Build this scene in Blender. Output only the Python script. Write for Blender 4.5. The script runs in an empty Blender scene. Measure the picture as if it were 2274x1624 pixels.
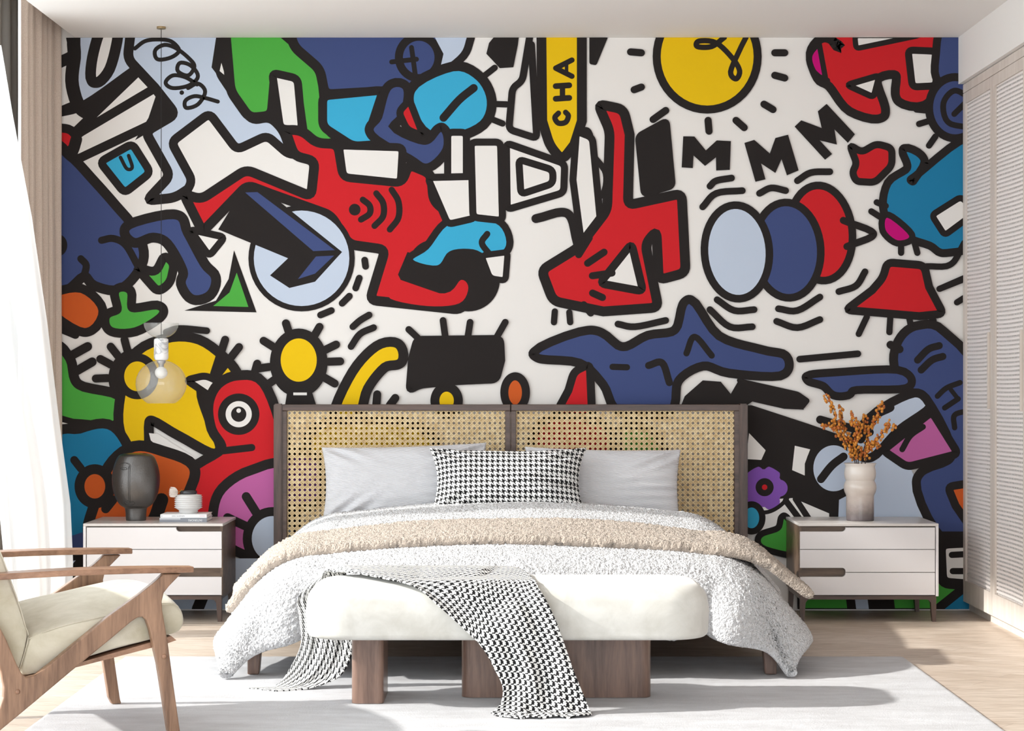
import bpy, bmesh, math, random
from mathutils import Vector, Matrix, noise, geometry

# ------------------------------------------------------------------ camera, sky, sun, exposure
SC = bpy.context.scene
COL = SC.collection
F = 4475.0                       # focal length in pixels of the 2274 wide frame
CX, CY, CAMY, CAMZ = 1137.0, 828.0, -9.5, 1.12
cam = bpy.data.cameras.new('camera')
cam.sensor_width = 36.0
cam.lens = F / 2274 * 36
cam.shift_y = (CY - 812.0) / 2274
cam.clip_start = 0.5
cam_o = bpy.data.objects.new('camera', cam)
COL.objects.link(cam_o)
cam_o.location = (0, CAMY, CAMZ)
cam_o.rotation_euler = (math.pi / 2, 0, 0)
SC.camera = cam_o

world = bpy.data.worlds.new('sky')
SC.world = world
world.use_nodes = True
bgn = world.node_tree.nodes['Background']
bgn.inputs[0].default_value = (0.90, 0.955, 1.0, 1)
bgn.inputs[1].default_value = 3.9

sun = bpy.data.lights.new('sun', 'SUN')
sun.energy = 6.6
sun.angle = math.radians(1.6)
sun.color = (1.0, 0.965, 0.92)
sun_o = bpy.data.objects.new('sun', sun)
COL.objects.link(sun_o)
EL = math.radians(30)
sdir = Vector((math.cos(EL) * 0.994, math.cos(EL) * 0.10, -math.sin(EL)))
sun_o.rotation_euler = sdir.to_track_quat('-Z', 'Y').to_euler()
sun_o.location = (-6, -2, 4)

SC.view_settings.view_transform = 'Standard'
SC.view_settings.look = 'None'
SC.view_settings.exposure = 0.0
SC.view_settings.gamma = 1.0
SC.view_settings.use_curve_mapping = False
SC.cycles.max_bounces = 12
SC.cycles.diffuse_bounces = 6
SC.cycles.transparent_max_bounces = 16
SC.cycles.sample_clamp_indirect = 6.0

rnd = random.Random(7)

# ------------------------------------------------------------------ helpers
def W(px, py, y):
    d = y - CAMY
    return Vector(((px - CX) * d / F, y, CAMZ - (py - CY) * d / F))

def srgb(r, g, b):
    def f(c):
        c /= 255.0
        return c / 12.92 if c <= 0.04045 else ((c + 0.055) / 1.055) ** 2.4
    return (f(r), f(g), f(b), 1.0)

MATS = {}
def mat(name, color=(0.8, 0.8, 0.8, 1), rough=0.6, metal=0.0, spec=0.5, sheen=0.0, coat=0.0):
    if name in MATS:
        return MATS[name]
    m = bpy.data.materials.new(name)
    m.use_nodes = True
    b = m.node_tree.nodes['Principled BSDF']
    b.inputs['Base Color'].default_value = color
    b.inputs['Roughness'].default_value = rough
    b.inputs['Metallic'].default_value = metal
    b.inputs['Specular IOR Level'].default_value = spec
    b.inputs['Sheen Weight'].default_value = sheen
    b.inputs['Coat Weight'].default_value = coat
    MATS[name] = m
    return m

def nd(m, t, **kw):
    n = m.node_tree.nodes.new(t)
    for k, v in kw.items():
        setattr(n, k, v)
    return n

def lk(m, a, b):
    m.node_tree.links.new(a, b)

def pr(m):
    return m.node_tree.nodes['Principled BSDF']

def mapping(m, scale=(1, 1, 1), coord='Object', rot=(0, 0, 0)):
    tc = nd(m, 'ShaderNodeTexCoord')
    mp = nd(m, 'ShaderNodeMapping')
    mp.inputs['Scale'].default_value = scale
    mp.inputs['Rotation'].default_value = rot
    lk(m, tc.outputs[coord], mp.inputs[0])
    return mp.outputs[0]

def add_bump(m, height, strength=0.3, dist=0.01):
    b = nd(m, 'ShaderNodeBump')
    b.inputs['Strength'].default_value = strength
    b.inputs['Distance'].default_value = dist
    lk(m, height, b.inputs['Height'])
    lk(m, b.outputs[0], pr(m).inputs['Normal'])

def noise_node(m, vec, scale, detail=4, rough=0.5, dist=0.0):
    n = nd(m, 'ShaderNodeTexNoise')
    n.inputs['Scale'].default_value = scale
    n.inputs['Detail'].default_value = detail
    n.inputs['Roughness'].default_value = rough
    n.inputs['Distortion'].default_value = dist
    lk(m, vec, n.inputs['Vector'])
    return n.outputs['Fac']

def ramp(m, fac, stops):
    r = nd(m, 'ShaderNodeValToRGB')
    e = r.color_ramp.elements
    while len(e) < len(stops):
        e.new(0.5)
    for i, (p, c) in enumerate(stops):
        e[i].position = p
        e[i].color = c
    lk(m, fac, r.inputs[0])
    return r.outputs[0]

def mathn(m, op, a, b=None, c=None):
    n = nd(m, 'ShaderNodeMath', operation=op)
    for i, v in enumerate((a, b, c)):
        if v is None:
            continue
        if isinstance(v, (int, float)):
            n.inputs[i].default_value = v
        else:
            lk(m, v, n.inputs[i])
    return n.outputs[0]

def wood(name, dark, light, axis='X', rough=0.45, fine=1.0, contrast=1.0):
    """streaky veneer, grain running along the given axis"""
    m = mat(name, light, rough)
    s = {'X': (1.2, 14, 14), 'Y': (14, 1.2, 14), 'Z': (14, 14, 1.2)}[axis]
    v = mapping(m, tuple(k * fine for k in s))
    n1 = noise_node(m, v, 1.6, 5, 0.6, 0.6)
    v2 = mapping(m, tuple(k * fine * 5 for k in s))
    n2 = noise_node(m, v2, 2.0, 3, 0.6)
    mix = mathn(m, 'ADD', mathn(m, 'MULTIPLY', n1, 0.7), mathn(m, 'MULTIPLY', n2, 0.3))
    c = ramp(m, mix, [(0.5 - 0.16 / contrast, dark), (0.5 + 0.16 / contrast, light)])
    lk(m, c, pr(m).inputs['Base Color'])
    add_bump(m, n2, 0.08, 0.002)
    return m

def finish(name, bm, material, parent=None, smooth=False, world_coords=True):
    me = bpy.data.meshes.new(name)
    bm.normal_update()
    bm.to_mesh(me)
    bm.free()
    return link_mesh(name, me, material, parent, smooth, world_coords)

def link_mesh(name, me, material, parent=None, smooth=False, world_coords=True):
    mats = material if isinstance(material, (list, tuple)) else [material]
    for k in mats:
        me.materials.append(k)
    if smooth:
        for p in me.polygons:
            p.use_smooth = True
    if parent is not None and world_coords:
        me.transform(parent_matrix(parent).inverted())
    o = bpy.data.objects.new(name, me)
    COL.objects.link(o)
    if parent is not None:
        o.parent = parent
    return o

def parent_matrix(p):
    m = Matrix.LocRotScale(p.location, p.rotation_euler, None)
    if p.parent:
        return parent_matrix(p.parent) @ m
    return m

def thing(name, loc, label, cat, group=None):
    o = bpy.data.objects.new(name, None)
    o.empty_display_size = 0.1
    COL.objects.link(o)
    o.location = loc
    tag(o, label, cat, group)
    return o

def tag(o, label, cat, group=None):
    o['label'] = label
    o['category'] = cat
    if group:
        o['group'] = group
    return o

def struct(o):
    o['kind'] = 'structure'
    return o

def box(bm, x0, x1, y0, y1, z0, z1, mi=0):
    v = [bm.verts.new(c) for c in ((x0, y0, z0), (x1, y0, z0), (x1, y1, z0), (x0, y1, z0),
                                   (x0, y0, z1), (x1, y0, z1), (x1, y1, z1), (x0, y1, z1))]
    for f in ((3, 2, 1, 0), (4, 5, 6, 7), (0, 1, 5, 4), (1, 2, 6, 5), (2, 3, 7, 6), (3, 0, 4, 7)):
        fa = bm.faces.new([v[i] for i in f])
        fa.material_index = mi
    return v

def boxes(name, lst, material, parent=None, bevel=0.0, seg=2):
    bm = bmesh.new()
    for b in lst:
        box(bm, *b)
    if bevel:
        bmesh.ops.bevel(bm, geom=bm.edges[:], offset=bevel, segments=seg, profile=0.5, affect='EDGES', clamp_overlap=True)
    return finish(name, bm, material, parent)

def lathe(bm, prof, cx, cy, seg=48, sx=1.0, sy=1.0, cap=True):
    rings = []
    for r, z in prof:
        rings.append([bm.verts.new((cx + sx * r * math.cos(2 * math.pi * i / seg), cy + sy * r * math.sin(2 * math.pi * i / seg), z)) for i in range(seg)])
    for a, b in zip(rings, rings[1:]):
        for i in range(seg):
            j = (i + 1) % seg
            bm.faces.new((a[i], a[j], b[j], b[i]))
    if cap:
        bm.faces.new(rings[0][::-1])
        bm.faces.new(rings[-1])

def catmull(pts, n=6, closed=False):
    P = [Vector(p) for p in pts]
    N = len(P)
    out = []
    rng = range(N) if closed else range(N - 1)
    for i in rng:
        if closed:
            a, b, c, d = P[(i - 1) % N], P[i], P[(i + 1) % N], P[(i + 2) % N]
        else:
            b, c = P[i], P[i + 1]
            a = P[i - 1] if i else b + (b - c)
            d = P[i + 2] if i + 2 < N else c + (c - b)
        for k in range(n):
            t = k / n
            out.append(0.5 * ((2 * b) + (c - a) * t + (2 * a - 5 * b + 4 * c - d) * t * t + (3 * b - a - 3 * c + d) * t ** 3))
    if not closed:
        out.append(P[-1])
    return out

def tube(bm, pts, rad, seg=8):
    rings = []
    n = len(pts)
    up = Vector((0, 0, 1))
    for i, p in enumerate(pts):
        p = Vector(p)
        t = (Vector(pts[min(i + 1, n - 1)]) - Vector(pts[max(i - 1, 0)])).normalized()
        a = t.cross(up)
        if a.length < 1e-3:
            a = t.cross(Vector((1, 0, 0)))
        a.normalize()
        b = t.cross(a)
        r = rad[i] if isinstance(rad, (list, tuple)) else rad
        rings.append([bm.verts.new(p + r * (a * math.cos(2 * math.pi * k / seg) + b * math.sin(2 * math.pi * k / seg))) for k in range(seg)])
    for A, B in zip(rings, rings[1:]):
        for k in range(seg):
            bm.faces.new((A[k], A[(k + 1) % seg], B[(k + 1) % seg], B[k]))
    bm.faces.new(rings[0][::-1])
    bm.faces.new(rings[-1])

def prism(bm, poly, fn, t0, t1):
    """extrude a 2D outline: fn(a, b, t) gives the 3D point"""
    a = [bm.verts.new(fn(p[0], p[1], t0)) for p in poly]
    b = [bm.verts.new(fn(p[0], p[1], t1)) for p in poly]
    n = len(poly)
    fs = [bm.faces.new(a), bm.faces.new(b[::-1])]
    for i in range(n):
        j = (i + 1) % n
        bm.faces.new((a[i], b[i], b[j], a[j]))
    for q in fs:
        q.normal_update()
    bmesh.ops.triangulate(bm, faces=fs)
    bmesh.ops.recalc_face_normals(bm, faces=bm.faces[:])

def grid_mesh(fn, nu, nv, uvscale=(1, 1)):
    """open grid of points fn(u, v), with a uv layer"""
    verts = [fn(i / nu, j / nv) for j in range(nv + 1) for i in range(nu + 1)]
    faces = [(j * (nu + 1) + i, j * (nu + 1) + i + 1, (j + 1) * (nu + 1) + i + 1, (j + 1) * (nu + 1) + i) for j in range(nv) for i in range(nu)]
    me = bpy.data.meshes.new('grid')
    me.from_pydata([tuple(v) for v in verts], [], faces)
    uv = me.uv_layers.new(name='UVMap')
    for li, l in enumerate(me.loops):
        vi = l.vertex_index
        uv.data[li].uv = ((vi % (nu + 1)) / nu * uvscale[0], (vi // (nu + 1)) / nv * uvscale[1])
    return me

# ------------------------------------------------------------------ materials
M_wall = mat('wall_paint', srgb(226, 222, 218), 0.9, spec=0.2)
M_ceil = mat('ceiling_paint', srgb(232, 228, 224), 0.9, spec=0.2)

M_floor = mat('oak_floor', srgb(200, 186, 170), 0.42, spec=0.4)
v = mapping(M_floor, (1, 1, 1))
br = nd(M_floor, 'ShaderNodeTexBrick')
br.offset = 0.5
br.inputs['Scale'].default_value = 1.0
br.inputs['Brick Width'].default_value = 0.9
br.inputs['Row Height'].default_value = 0.11
br.inputs['Mortar Size'].default_value = 0.0012
br.inputs['Color1'].default_value = srgb(212, 201, 190)
br.inputs['Color2'].default_value = srgb(202, 189, 176)
br.inputs['Mortar'].default_value = srgb(172, 158, 144)
vr = mapping(M_floor, (1, 1, 1), rot=(0, 0, math.radians(38)))
lk(M_floor, vr, br.inputs['Vector'])
vg = mapping(M_floor, (3, 26, 3), rot=(0, 0, math.radians(38)))
g = noise_node(M_floor, vg, 1.5, 6, 0.65, 1.2)
gc = ramp(M_floor, g, [(0.3, srgb(196, 180, 162)), (0.62, srgb(255, 250, 244))])
mx = nd(M_floor, 'ShaderNodeMixRGB', blend_type='MULTIPLY')
mx.inputs[0].default_value = 0.75
lk(M_floor, br.outputs['Color'], mx.inputs[1])
lk(M_floor, gc, mx.inputs[2])
lk(M_floor, mx.outputs[0], pr(M_floor).inputs['Base Color'])
add_bump(M_floor, g, 0.12, 0.003)

M_rug = mat('rug_pile', srgb(214, 213, 214), 0.95, spec=0.1, sheen=0.3)
n1 = noise_node(M_rug, mapping(M_rug, (1, 3, 1), rot=(0, 0, 0.5)), 3.0, 6, 0.7)
c1 = ramp(M_rug, n1, [(0.3, srgb(180, 178, 180)), (0.7, srgb(208, 208, 211))])
lk(M_rug, c1, pr(M_rug).inputs['Base Color'])
n2 = noise_node(M_rug, mapping(M_rug, (1, 2.5, 1), rot=(0, 0, -0.6)), 160.0, 3, 0.7)
add_bump(M_rug, n2, 0.7, 0.006)

WAL_D, WAL_L = srgb(92, 68, 54), srgb(150, 120, 100)
M_walnut_x = wood('walnut_x', WAL_D, WAL_L, 'X')
M_walnut_y = wood('walnut_y', WAL_D, WAL_L, 'Y')
M_walnut_z = wood('walnut_z', WAL_D, WAL_L, 'Z')
M_dark_x = wood('dark_walnut_x', srgb(58, 42, 36), srgb(98, 76, 66), 'X', 0.35)
M_dark_z = wood('dark_walnut_z', srgb(58, 42, 36), srgb(96, 74, 64), 'Z', 0.35)
M_night = wood('nightstand_walnut', srgb(70, 54, 42), srgb(118, 96, 78), 'X', 0.4)
M_bench_wood = wood('bench_walnut', srgb(88, 68, 60), srgb(140, 112, 98), 'Z', 0.3)
M_chair = wood('chair_walnut', srgb(104, 76, 58), srgb(166, 130, 104), 'Z', 0.4)
M_chair_x = wood('chair_walnut_arm', srgb(112, 80, 60), srgb(168, 128, 102), 'X', 0.35)

M_lacquer = mat('white_lacquer', srgb(218, 214, 214), 0.35, spec=0.4)
M_stone = mat('stone_top', srgb(206, 200, 195), 0.3)
M_gap = mat('shadow_gap', srgb(70, 58, 52), 0.8)

def velvet(name, dark, light, scale):
    m = mat(name, light, 0.85, spec=0.15, sheen=0.35)
    n = noise_node(m, mapping(m), scale, 5, 0.6, 0.4)
    lk(m, ramp(m, n, [(0.32, dark), (0.66, light)]), pr(m).inputs['Base Color'])
    f = noise_node(m, mapping(m), 260, 2, 0.5)
    add_bump(m, f, 0.15, 0.002)
    return m
M_bench_fab = velvet('bench_velvet', srgb(194, 191, 183), srgb(214, 212, 206), 9)
M_seat_fab = velvet('seat_velvet', srgb(178, 169, 146), srgb(208, 201, 184), 7)

def boucle(name, color, dark):
    m = mat(name, color, 0.95, spec=0.05, sheen=0.2)
    n = nd(m, 'ShaderNodeTexVoronoi')
    n.inputs['Scale'].default_value = 150
    lk(m, mapping(m), n.inputs['Vector'])
    k = noise_node(m, mapping(m), 90, 3, 0.7)
    h = mathn(m, 'SUBTRACT', k, mathn(m, 'MULTIPLY', n.outputs['Distance'], 0.6))
    add_bump(m, h, 0.9, 0.008)
    return m
M_duvet = boucle('duvet_boucle', srgb(214, 214, 216), srgb(150, 146, 144))
M_blanket = boucle('blanket_boucle', srgb(188, 174, 161), srgb(120, 100, 84))
M_sheet = mat('mattress_cotton', srgb(236, 234, 232), 0.9)

M_pillow = mat('grey_knit', srgb(212, 211, 214), 0.9, spec=0.1, sheen=0.2)
wv = nd(M_pillow, 'ShaderNodeTexWave')
wv.inputs['Scale'].default_value = 38
wv.inputs['Distortion'].default_value = 1.5
wv.inputs['Detail Scale'].default_value = 3
lk(M_pillow, mapping(M_pillow, (0.5, 1, 1.3), rot=(0, 1.2, 0)), wv.inputs['Vector'])
add_bump(M_pillow, wv.outputs['Fac'], 0.5, 0.004)

def houndstooth(name, pitch):
    """2/2 twill of four dark and four light threads, from the cloth's own uv in metres"""
    m = mat(name, (1, 1, 1, 1), 0.85, spec=0.15)
    tc = nd(m, 'ShaderNodeTexCoord')
    sp = nd(m, 'ShaderNodeSeparateXYZ')
    lk(m, tc.outputs['UV'], sp.inputs[0])
    k = 8.0 / pitch
    i = mathn(m, 'FLOOR', mathn(m, 'MULTIPLY', sp.outputs[0], k))
    j = mathn(m, 'FLOOR', mathn(m, 'MULTIPLY', sp.outputs[1], k))
    wi = mathn(m, 'LESS_THAN', mathn(m, 'FLOORED_MODULO', i, 8.0), 3.5)
    wj = mathn(m, 'LESS_THAN', mathn(m, 'FLOORED_MODULO', j, 8.0), 3.5)
    tw = mathn(m, 'LESS_THAN', mathn(m, 'FLOORED_MODULO', mathn(m, 'ADD', i, j), 4.0), 1.5)
    a = mathn(m, 'MULTIPLY', wi, tw)
    b = mathn(m, 'MULTIPLY', wj, mathn(m, 'SUBTRACT', 1.0, tw))
    s = mathn(m, 'ADD', a, b)
    c = ramp(m, s, [(0.0, srgb(236, 235, 233)), (1.0, srgb(30, 29, 30))])
    lk(m, c, pr(m).inputs['Base Color'])
    return m
M_hound_pillow = houndstooth('houndstooth_cotton', 0.0245)
M_hound_throw = houndstooth('houndstooth_wool', 0.0215)

M_drape = mat('beige_linen', srgb(196, 178, 164), 0.9, spec=0.1)
nf = noise_node(M_drape, mapping(M_drape, (1, 1, 1)), 260, 2, 0.5)
lk(M_drape, ramp(M_drape, nf, [(0.3, srgb(190, 172, 158)), (0.7, srgb(206, 190, 177))]), pr(M_drape).inputs['Base Color'])
M_lining = mat('white_lining', srgb(232, 226, 224), 0.9)
M_grey_curtain = mat('grey_curtain_cloth', srgb(172, 168, 162), 0.9)

def sheer(name, col, through):
    m = mat(name, col, 0.8)
    nt = m.node_tree
    p = pr(m)
    tl = nd(m, 'ShaderNodeBsdfTranslucent')
    tl.inputs[0].default_value = col
    tp = nd(m, 'ShaderNodeBsdfTransparent')
    a = nd(m, 'ShaderNodeMixShader')
    a.inputs[0].default_value = 0.55
    b = nd(m, 'ShaderNodeMixShader')
    b.inputs[0].default_value = through
    out = nt.nodes['Material Output']
    lk(m, p.outputs[0], a.inputs[1])
    lk(m, tl.outputs[0], a.inputs[2])
    lk(m, a.outputs[0], b.inputs[1])
    lk(m, tp.outputs[0], b.inputs[2])
    lk(m, b.outputs[0], out.inputs[0])
    return m
M_sheer = sheer('sheer_voile', srgb(250, 250, 250), 0.30)

def thin_glass(name, tint, refl=0.08, haze=0.0):
    m = mat(name, tint, 0.05)
    nt = m.node_tree
    out = nt.nodes['Material Output']
    tp = nd(m, 'ShaderNodeBsdfTransparent')
    tp.inputs[0].default_value = tint
    gl = nd(m, 'ShaderNodeBsdfGlossy')
    gl.inputs['Roughness'].default_value = 0.02
    lw = nd(m, 'ShaderNodeLayerWeight')
    lw.inputs[0].default_value = 0.5
    fr = nd(m, 'ShaderNodeMath', operation='MULTIPLY_ADD')
    lk(m, mathn(m, 'POWER', lw.outputs['Facing'], 4.0), fr.inputs[0])
    fr.inputs[1].default_value = 0.55
    fr.inputs[2].default_value = 0.04
    mx = nd(m, 'ShaderNodeMixShader')
    lk(m, fr.outputs[0], mx.inputs[0])
    lk(m, tp.outputs[0], mx.inputs[1])
    lk(m, gl.outputs[0], mx.inputs[2])
    last = mx.outputs[0]
    if haze:
        df = nd(m, 'ShaderNodeBsdfDiffuse')
        df.inputs[0].default_value = (0.85, 0.85, 0.82, 1)
        m2 = nd(m, 'ShaderNodeMixShader')
        m2.inputs[0].default_value = haze
        lk(m, last, m2.inputs[1])
        lk(m, df.outputs[0], m2.inputs[2])
        last = m2.outputs[0]
    lk(m, last, out.inputs[0])
    return m
M_pane = thin_glass('window_glass', (0.97, 0.98, 0.98, 1))
M_shade = thin_glass('smoked_lamp_glass', (0.93, 0.93, 0.92, 1), haze=0.13)
M_frame = mat('window_frame_paint', srgb(72, 66, 62), 0.5)

M_brass = mat('brass', srgb(170, 148, 112), 0.35, metal=0.9)
M_black = mat('black_cord', srgb(24, 22, 22), 0.6)
M_marble = mat('white_marble', srgb(238, 237, 236), 0.25)
mn = noise_node(M_marble, mapping(M_marble, (2, 2, 3.2), rot=(0, 0.8, 0)), 1.6, 4, 0.5, 2.5)
band = mathn(M_marble, 'ABSOLUTE', mathn(M_marble, 'SUBTRACT', mn, 0.52))
lk(M_marble, ramp(M_marble, band, [(0.0, srgb(168, 168, 172)), (0.03, srgb(240, 239, 238))]), pr(M_marble).inputs['Base Color'])
M_bulb = mat('opal_bulb', srgb(245, 244, 242), 0.3)
M_metal = mat('silver_metal', srgb(190, 190, 192), 0.3, metal=0.8)

M_sculpt = mat('dark_ceramic', srgb(96, 93, 91), 0.30, metal=0.8)
add_bump(M_sculpt, noise_node(M_sculpt, mapping(M_sculpt), 130, 3, 0.7), 0.35, 0.003)
M_sculpt_line = mat('dark_ceramic_line', srgb(40, 38, 38), 0.5)
M_rib = mat('pale_porcelain', srgb(212, 210, 208), 0.4)
M_smoke = mat('smoked_rim', srgb(52, 52, 54), 0.15)
M_petal = mat('dry_petal', srgb(238, 228, 220), 0.8)
M_stem_y = mat('yellow_stem', srgb(186, 168, 80), 0.7)
M_paper = mat('book_paper', srgb(226, 222, 216), 0.9)
M_cover_w = mat('white_cover', srgb(238, 238, 238), 0.5)
M_cover_g = mat('grey_cover', srgb(138, 141, 148), 0.5)
M_cover_lg = mat('light_grey_cover', srgb(198, 200, 203), 0.5)
M_ink = mat('grey_ink', srgb(130, 130, 134), 0.7)
M_ink_b = mat('blue_grey_ink', srgb(88, 104, 122), 0.7)
M_ink_r = mat('red_ink', srgb(196, 120, 124), 0.7)
M_ink_w = mat('white_ink', srgb(244, 244, 244), 0.7)

M_vase = mat('glazed_vase', srgb(214, 202, 194), 0.22, spec=0.6)
tcg = nd(M_vase, 'ShaderNodeTexCoord')
spz = nd(M_vase, 'ShaderNodeSeparateXYZ')
lk(M_vase, tcg.outputs['Generated'], spz.inputs[0])
vn = noise_node(M_vase, mapping(M_vase, (1, 1, 1)), 60, 3, 0.6)
hz = mathn(M_vase, 'ADD', spz.outputs[2], mathn(M_vase, 'MULTIPLY', mathn(M_vase, 'SUBTRACT', vn, 0.5), 0.10))
lk(M_vase, ramp(M_vase, hz, [(0.0, srgb(96, 88, 90)), (0.12, srgb(120, 110, 108)), (0.36, srgb(190, 176, 168)), (0.6, srgb(214, 202, 192)), (1.0, srgb(228, 220, 212))]), pr(M_vase).inputs['Base Color'])
M_berry = mat('orange_berry', srgb(208, 134, 44), 0.4)
M_berry2 = mat('rust_berry', srgb(180, 98, 36), 0.4)
M_twig = mat('dark_twig', srgb(62, 46, 38), 0.8)
M_cane = mat('rattan_cane', srgb(222, 196, 150), 0.55)
cn = noise_node(M_cane, mapping(M_cane), 40, 3, 0.6)
lk(M_cane, ramp(M_cane, cn, [(0.3, srgb(204, 174, 126)), (0.7, srgb(234, 212, 170))]), pr(M_cane).inputs['Base Color'])
M_ward = wood('limed_wood', srgb(196, 184, 174), srgb(214, 204, 195), 'Z', 0.6)
M_weave = mat('white_woven_paper', srgb(230, 222, 218), 0.8)
M_ward_in = mat('wardrobe_inside', srgb(92, 80, 74), 0.9)

# ------------------------------------------------------------------ room
H = 2.70
XR = 2.80
struct(boxes('floor', [(-3.2, XR + .4, -10.5, 0.2, -0.1, 0.0)], M_floor))
struct(boxes('ceiling', [(-2.06, XR + .4, -10.5, 0.2, H, H + 0.3)], M_ceil))
struct(boxes('wall_back', [(-2.75, XR + .4, 0.0, 0.2, 0.0, 3.0)], M_wall))
struct(boxes('wall_right', [(XR, XR + .15, -10.5, 0.0, 0.0, H)], M_wall))
struct(boxes('trim_1', [(2.102, XR, -10.5, -0.003, 2.479, H)], M_wall))            # dropped soffit over the wardrobe
struct(boxes('trim_2', [(-2.60, -2.06, -10.5, 0.2, 2.90, 3.0)], M_wall))            # top of the curtain slot
struct(boxes('baseboard_back', [(-2.06, 2.155, -0.008, 0.0, 0.0, 0.006)], M_lacquer))
struct(boxes('wall_left', [(-2.60, -2.45, -0.15, 0.0, 0.0, 2.9), (-2.60, -2.45, -10.5, -8.2, 0.0, 2.9)], M_wall))
# full-height window in the left wall
bm = bmesh.new()
for y in (-8.2, -6.0, -3.8, -0.2):
    box(bm, -2.53, -2.47, y - 0.025, y + 0.025, 0.0, 2.9)
box(bm, -2.53, -2.47, -8.2, -0.15, 0.0, 0.05)
box(bm, -2.53, -2.47, -8.2, -0.15, 2.85, 2.9)
wf = struct(finish('window_1', bm, M_frame))
bm = bmesh.new()
for y0, y1 in ((-8.175, -6.025), (-5.975, -3.825), (-3.775, -0.225)):
    box(bm, -2.503, -2.497, y0, y1, 0.05, 2.85)
finish('pane', bm, M_pane, wf)

# ------------------------------------------------------------------ wall mural
K, WH = srgb(40, 36, 35), srgb(226, 222, 218)
PAL = {
    'K': K, 'W': WH, 'R': srgb(196, 36, 42), 'Y': srgb(224, 184, 22), 'N': srgb(64, 76, 120), 'C': srgb(60, 164, 202),
    'T': srgb(34, 120, 160), 'G': srgb(76, 162, 66), 'S': srgb(186, 197, 214), 'O': srgb(198, 90, 40), 'P': srgb(186, 98, 156),
    'M': srgb(190, 16, 114), 'V': srgb(130, 84, 172)}
PKEYS = list(PAL)
MX0, MX1, MY0, MY1 = 130.0, 2150.0, 84.0, 1352.5
mural_v, mural_f, mural_m = [], [], []
layer = [0]

def clip_poly(poly):
    def cut(ps, inside, inter):
        out = []
        for i in range(len(ps)):
            a, b = ps[i - 1], ps[i]
            if inside(b):
                if not inside(a):
                    out.append(inter(a, b))
                out.append(b)
            elif inside(a):
                out.append(inter(a, b))
        return out
    def ix(x):
        return lambda a, b: (x, a[1] + (b[1] - a[1]) * (x - a[0]) / (b[0] - a[0]))
    def iy(y):
        return lambda a, b: (a[0] + (b[0] - a[0]) * (y - a[1]) / (b[1] - a[1]), y)
    for ins, it in ((lambda p: p[0] >= MX0, ix(MX0)), (lambda p: p[0] <= MX1, ix(MX1)), (lambda p: p[1] >= MY0, iy(MY0)), (lambda p: p[1] <= MY1, iy(MY1))):
        poly = cut(poly, ins, it)
        if len(poly) < 3:
            return []
    return poly

def emit(poly, c):
    poly = clip_poly([(p[0], p[1]) for p in poly])
    if len(poly) < 3:
        return
    ar = sum(poly[i - 1][0] * poly[i][1] - poly[i][0] * poly[i - 1][1] for i in range(len(poly)))
    if abs(ar) < 0.05:
        return
    if ar > 0:
        poly = poly[::-1]
    y = -0.0035 - layer[0] * 0.00004 - (len(mural_f) % 9) * 0.000004
    base = len(mural_v)
    for px, py in poly:
        mural_v.append(((px - CX) / 471.05, y, CAMZ - (py - CY) / 471.05))
    mural_f.append(list(range(base, base + len(poly))))
    mural_m.append(PKEYS.index(c))

def fill(pts, c):
    layer[0] += 1
    tris = geometry.tessellate_polygon([[Vector((p[0], p[1], 0)) for p in pts]])
    for t in tris:
        emit([pts[i] for i in t], c)

def rounded(pts, r, closed):
    """round the corners of a path with short arcs"""
    n = len(pts)
    out = []
    for i in range(n):
        p = Vector((pts[i][0], pts[i][1]))
        if not closed and i in (0, n - 1):
            out.append(p)
            continue
        a, c = Vector((pts[i - 1][0], pts[i - 1][1])) - p, Vector((pts[(i + 1) % n][0], pts[(i + 1) % n][1])) - p
        if a.length < 1e-6 or c.length < 1e-6:
            continue
        turn = math.pi - a.angle(c)
        if turn < 0.35:
            out.append(p)
            continue
        k = min(r, a.length * 0.45, c.length * 0.45)
        A, C = p + a.normalized() * k, p + c.normalized() * k
        m_ = 5
        for q in range(m_ + 1):
            t = q / m_
            out.append(A * (1 - t) ** 2 + p * 2 * t * (1 - t) + C * t * t)
    return out

def stroke(pts, w=20, c='K', closed=False):
    """one band of constant width with round ends"""
    layer[0] += 1
    h = w / 2
    P = rounded(pts, w * 0.75, closed)
    P = [p for i, p in enumerate(P) if i == 0 or (p - P[i - 1]).length > 0.3]
    if closed and (P[0] - P[-1]).length < 0.3:
        P.pop()
    n = len(P)
    if n < 2:
        return
    L, R = [], []
    for i in range(n):
        a = P[i] - P[i - 1] if (closed or i) else P[1] - P[0]
        b = P[(i + 1) % n] - P[i] if (closed or i < n - 1) else a
        if a.length < 1e-6:
            a = b
        a = a.normalized()
        b = b.normalized()
        t = a + b
        t = t.normalized() if t.length > 1e-3 else a
        nn = Vector((-t.y, t.x))
        k = h / max(0.55, abs(nn.dot(Vector((-a.y, a.x)))))
        L.append(P[i] + nn * k)
        R.append(P[i] - nn * k)
    for i in range(n if closed else n - 1):
        j = (i + 1) % n
        emit([L[i], L[j], R[j], R[i]], c)
    if not closed:
        for p, q in ((P[0], P[1]), (P[-1], P[-2])):
            a0 = math.atan2(p.y - q.y, p.x - q.x)
            emit([(p.x + h * math.cos(a0 + (k / 8 - 0.5) * math.pi), p.y + h * math.sin(a0 + (k / 8 - 0.5) * math.pi)) for k in range(9)], c)

def sm(pts, closed=True, n=5):
    return [(p.x, p.y) for p in catmull([(p[0], p[1], 0) for p in pts], n, closed)]

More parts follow.
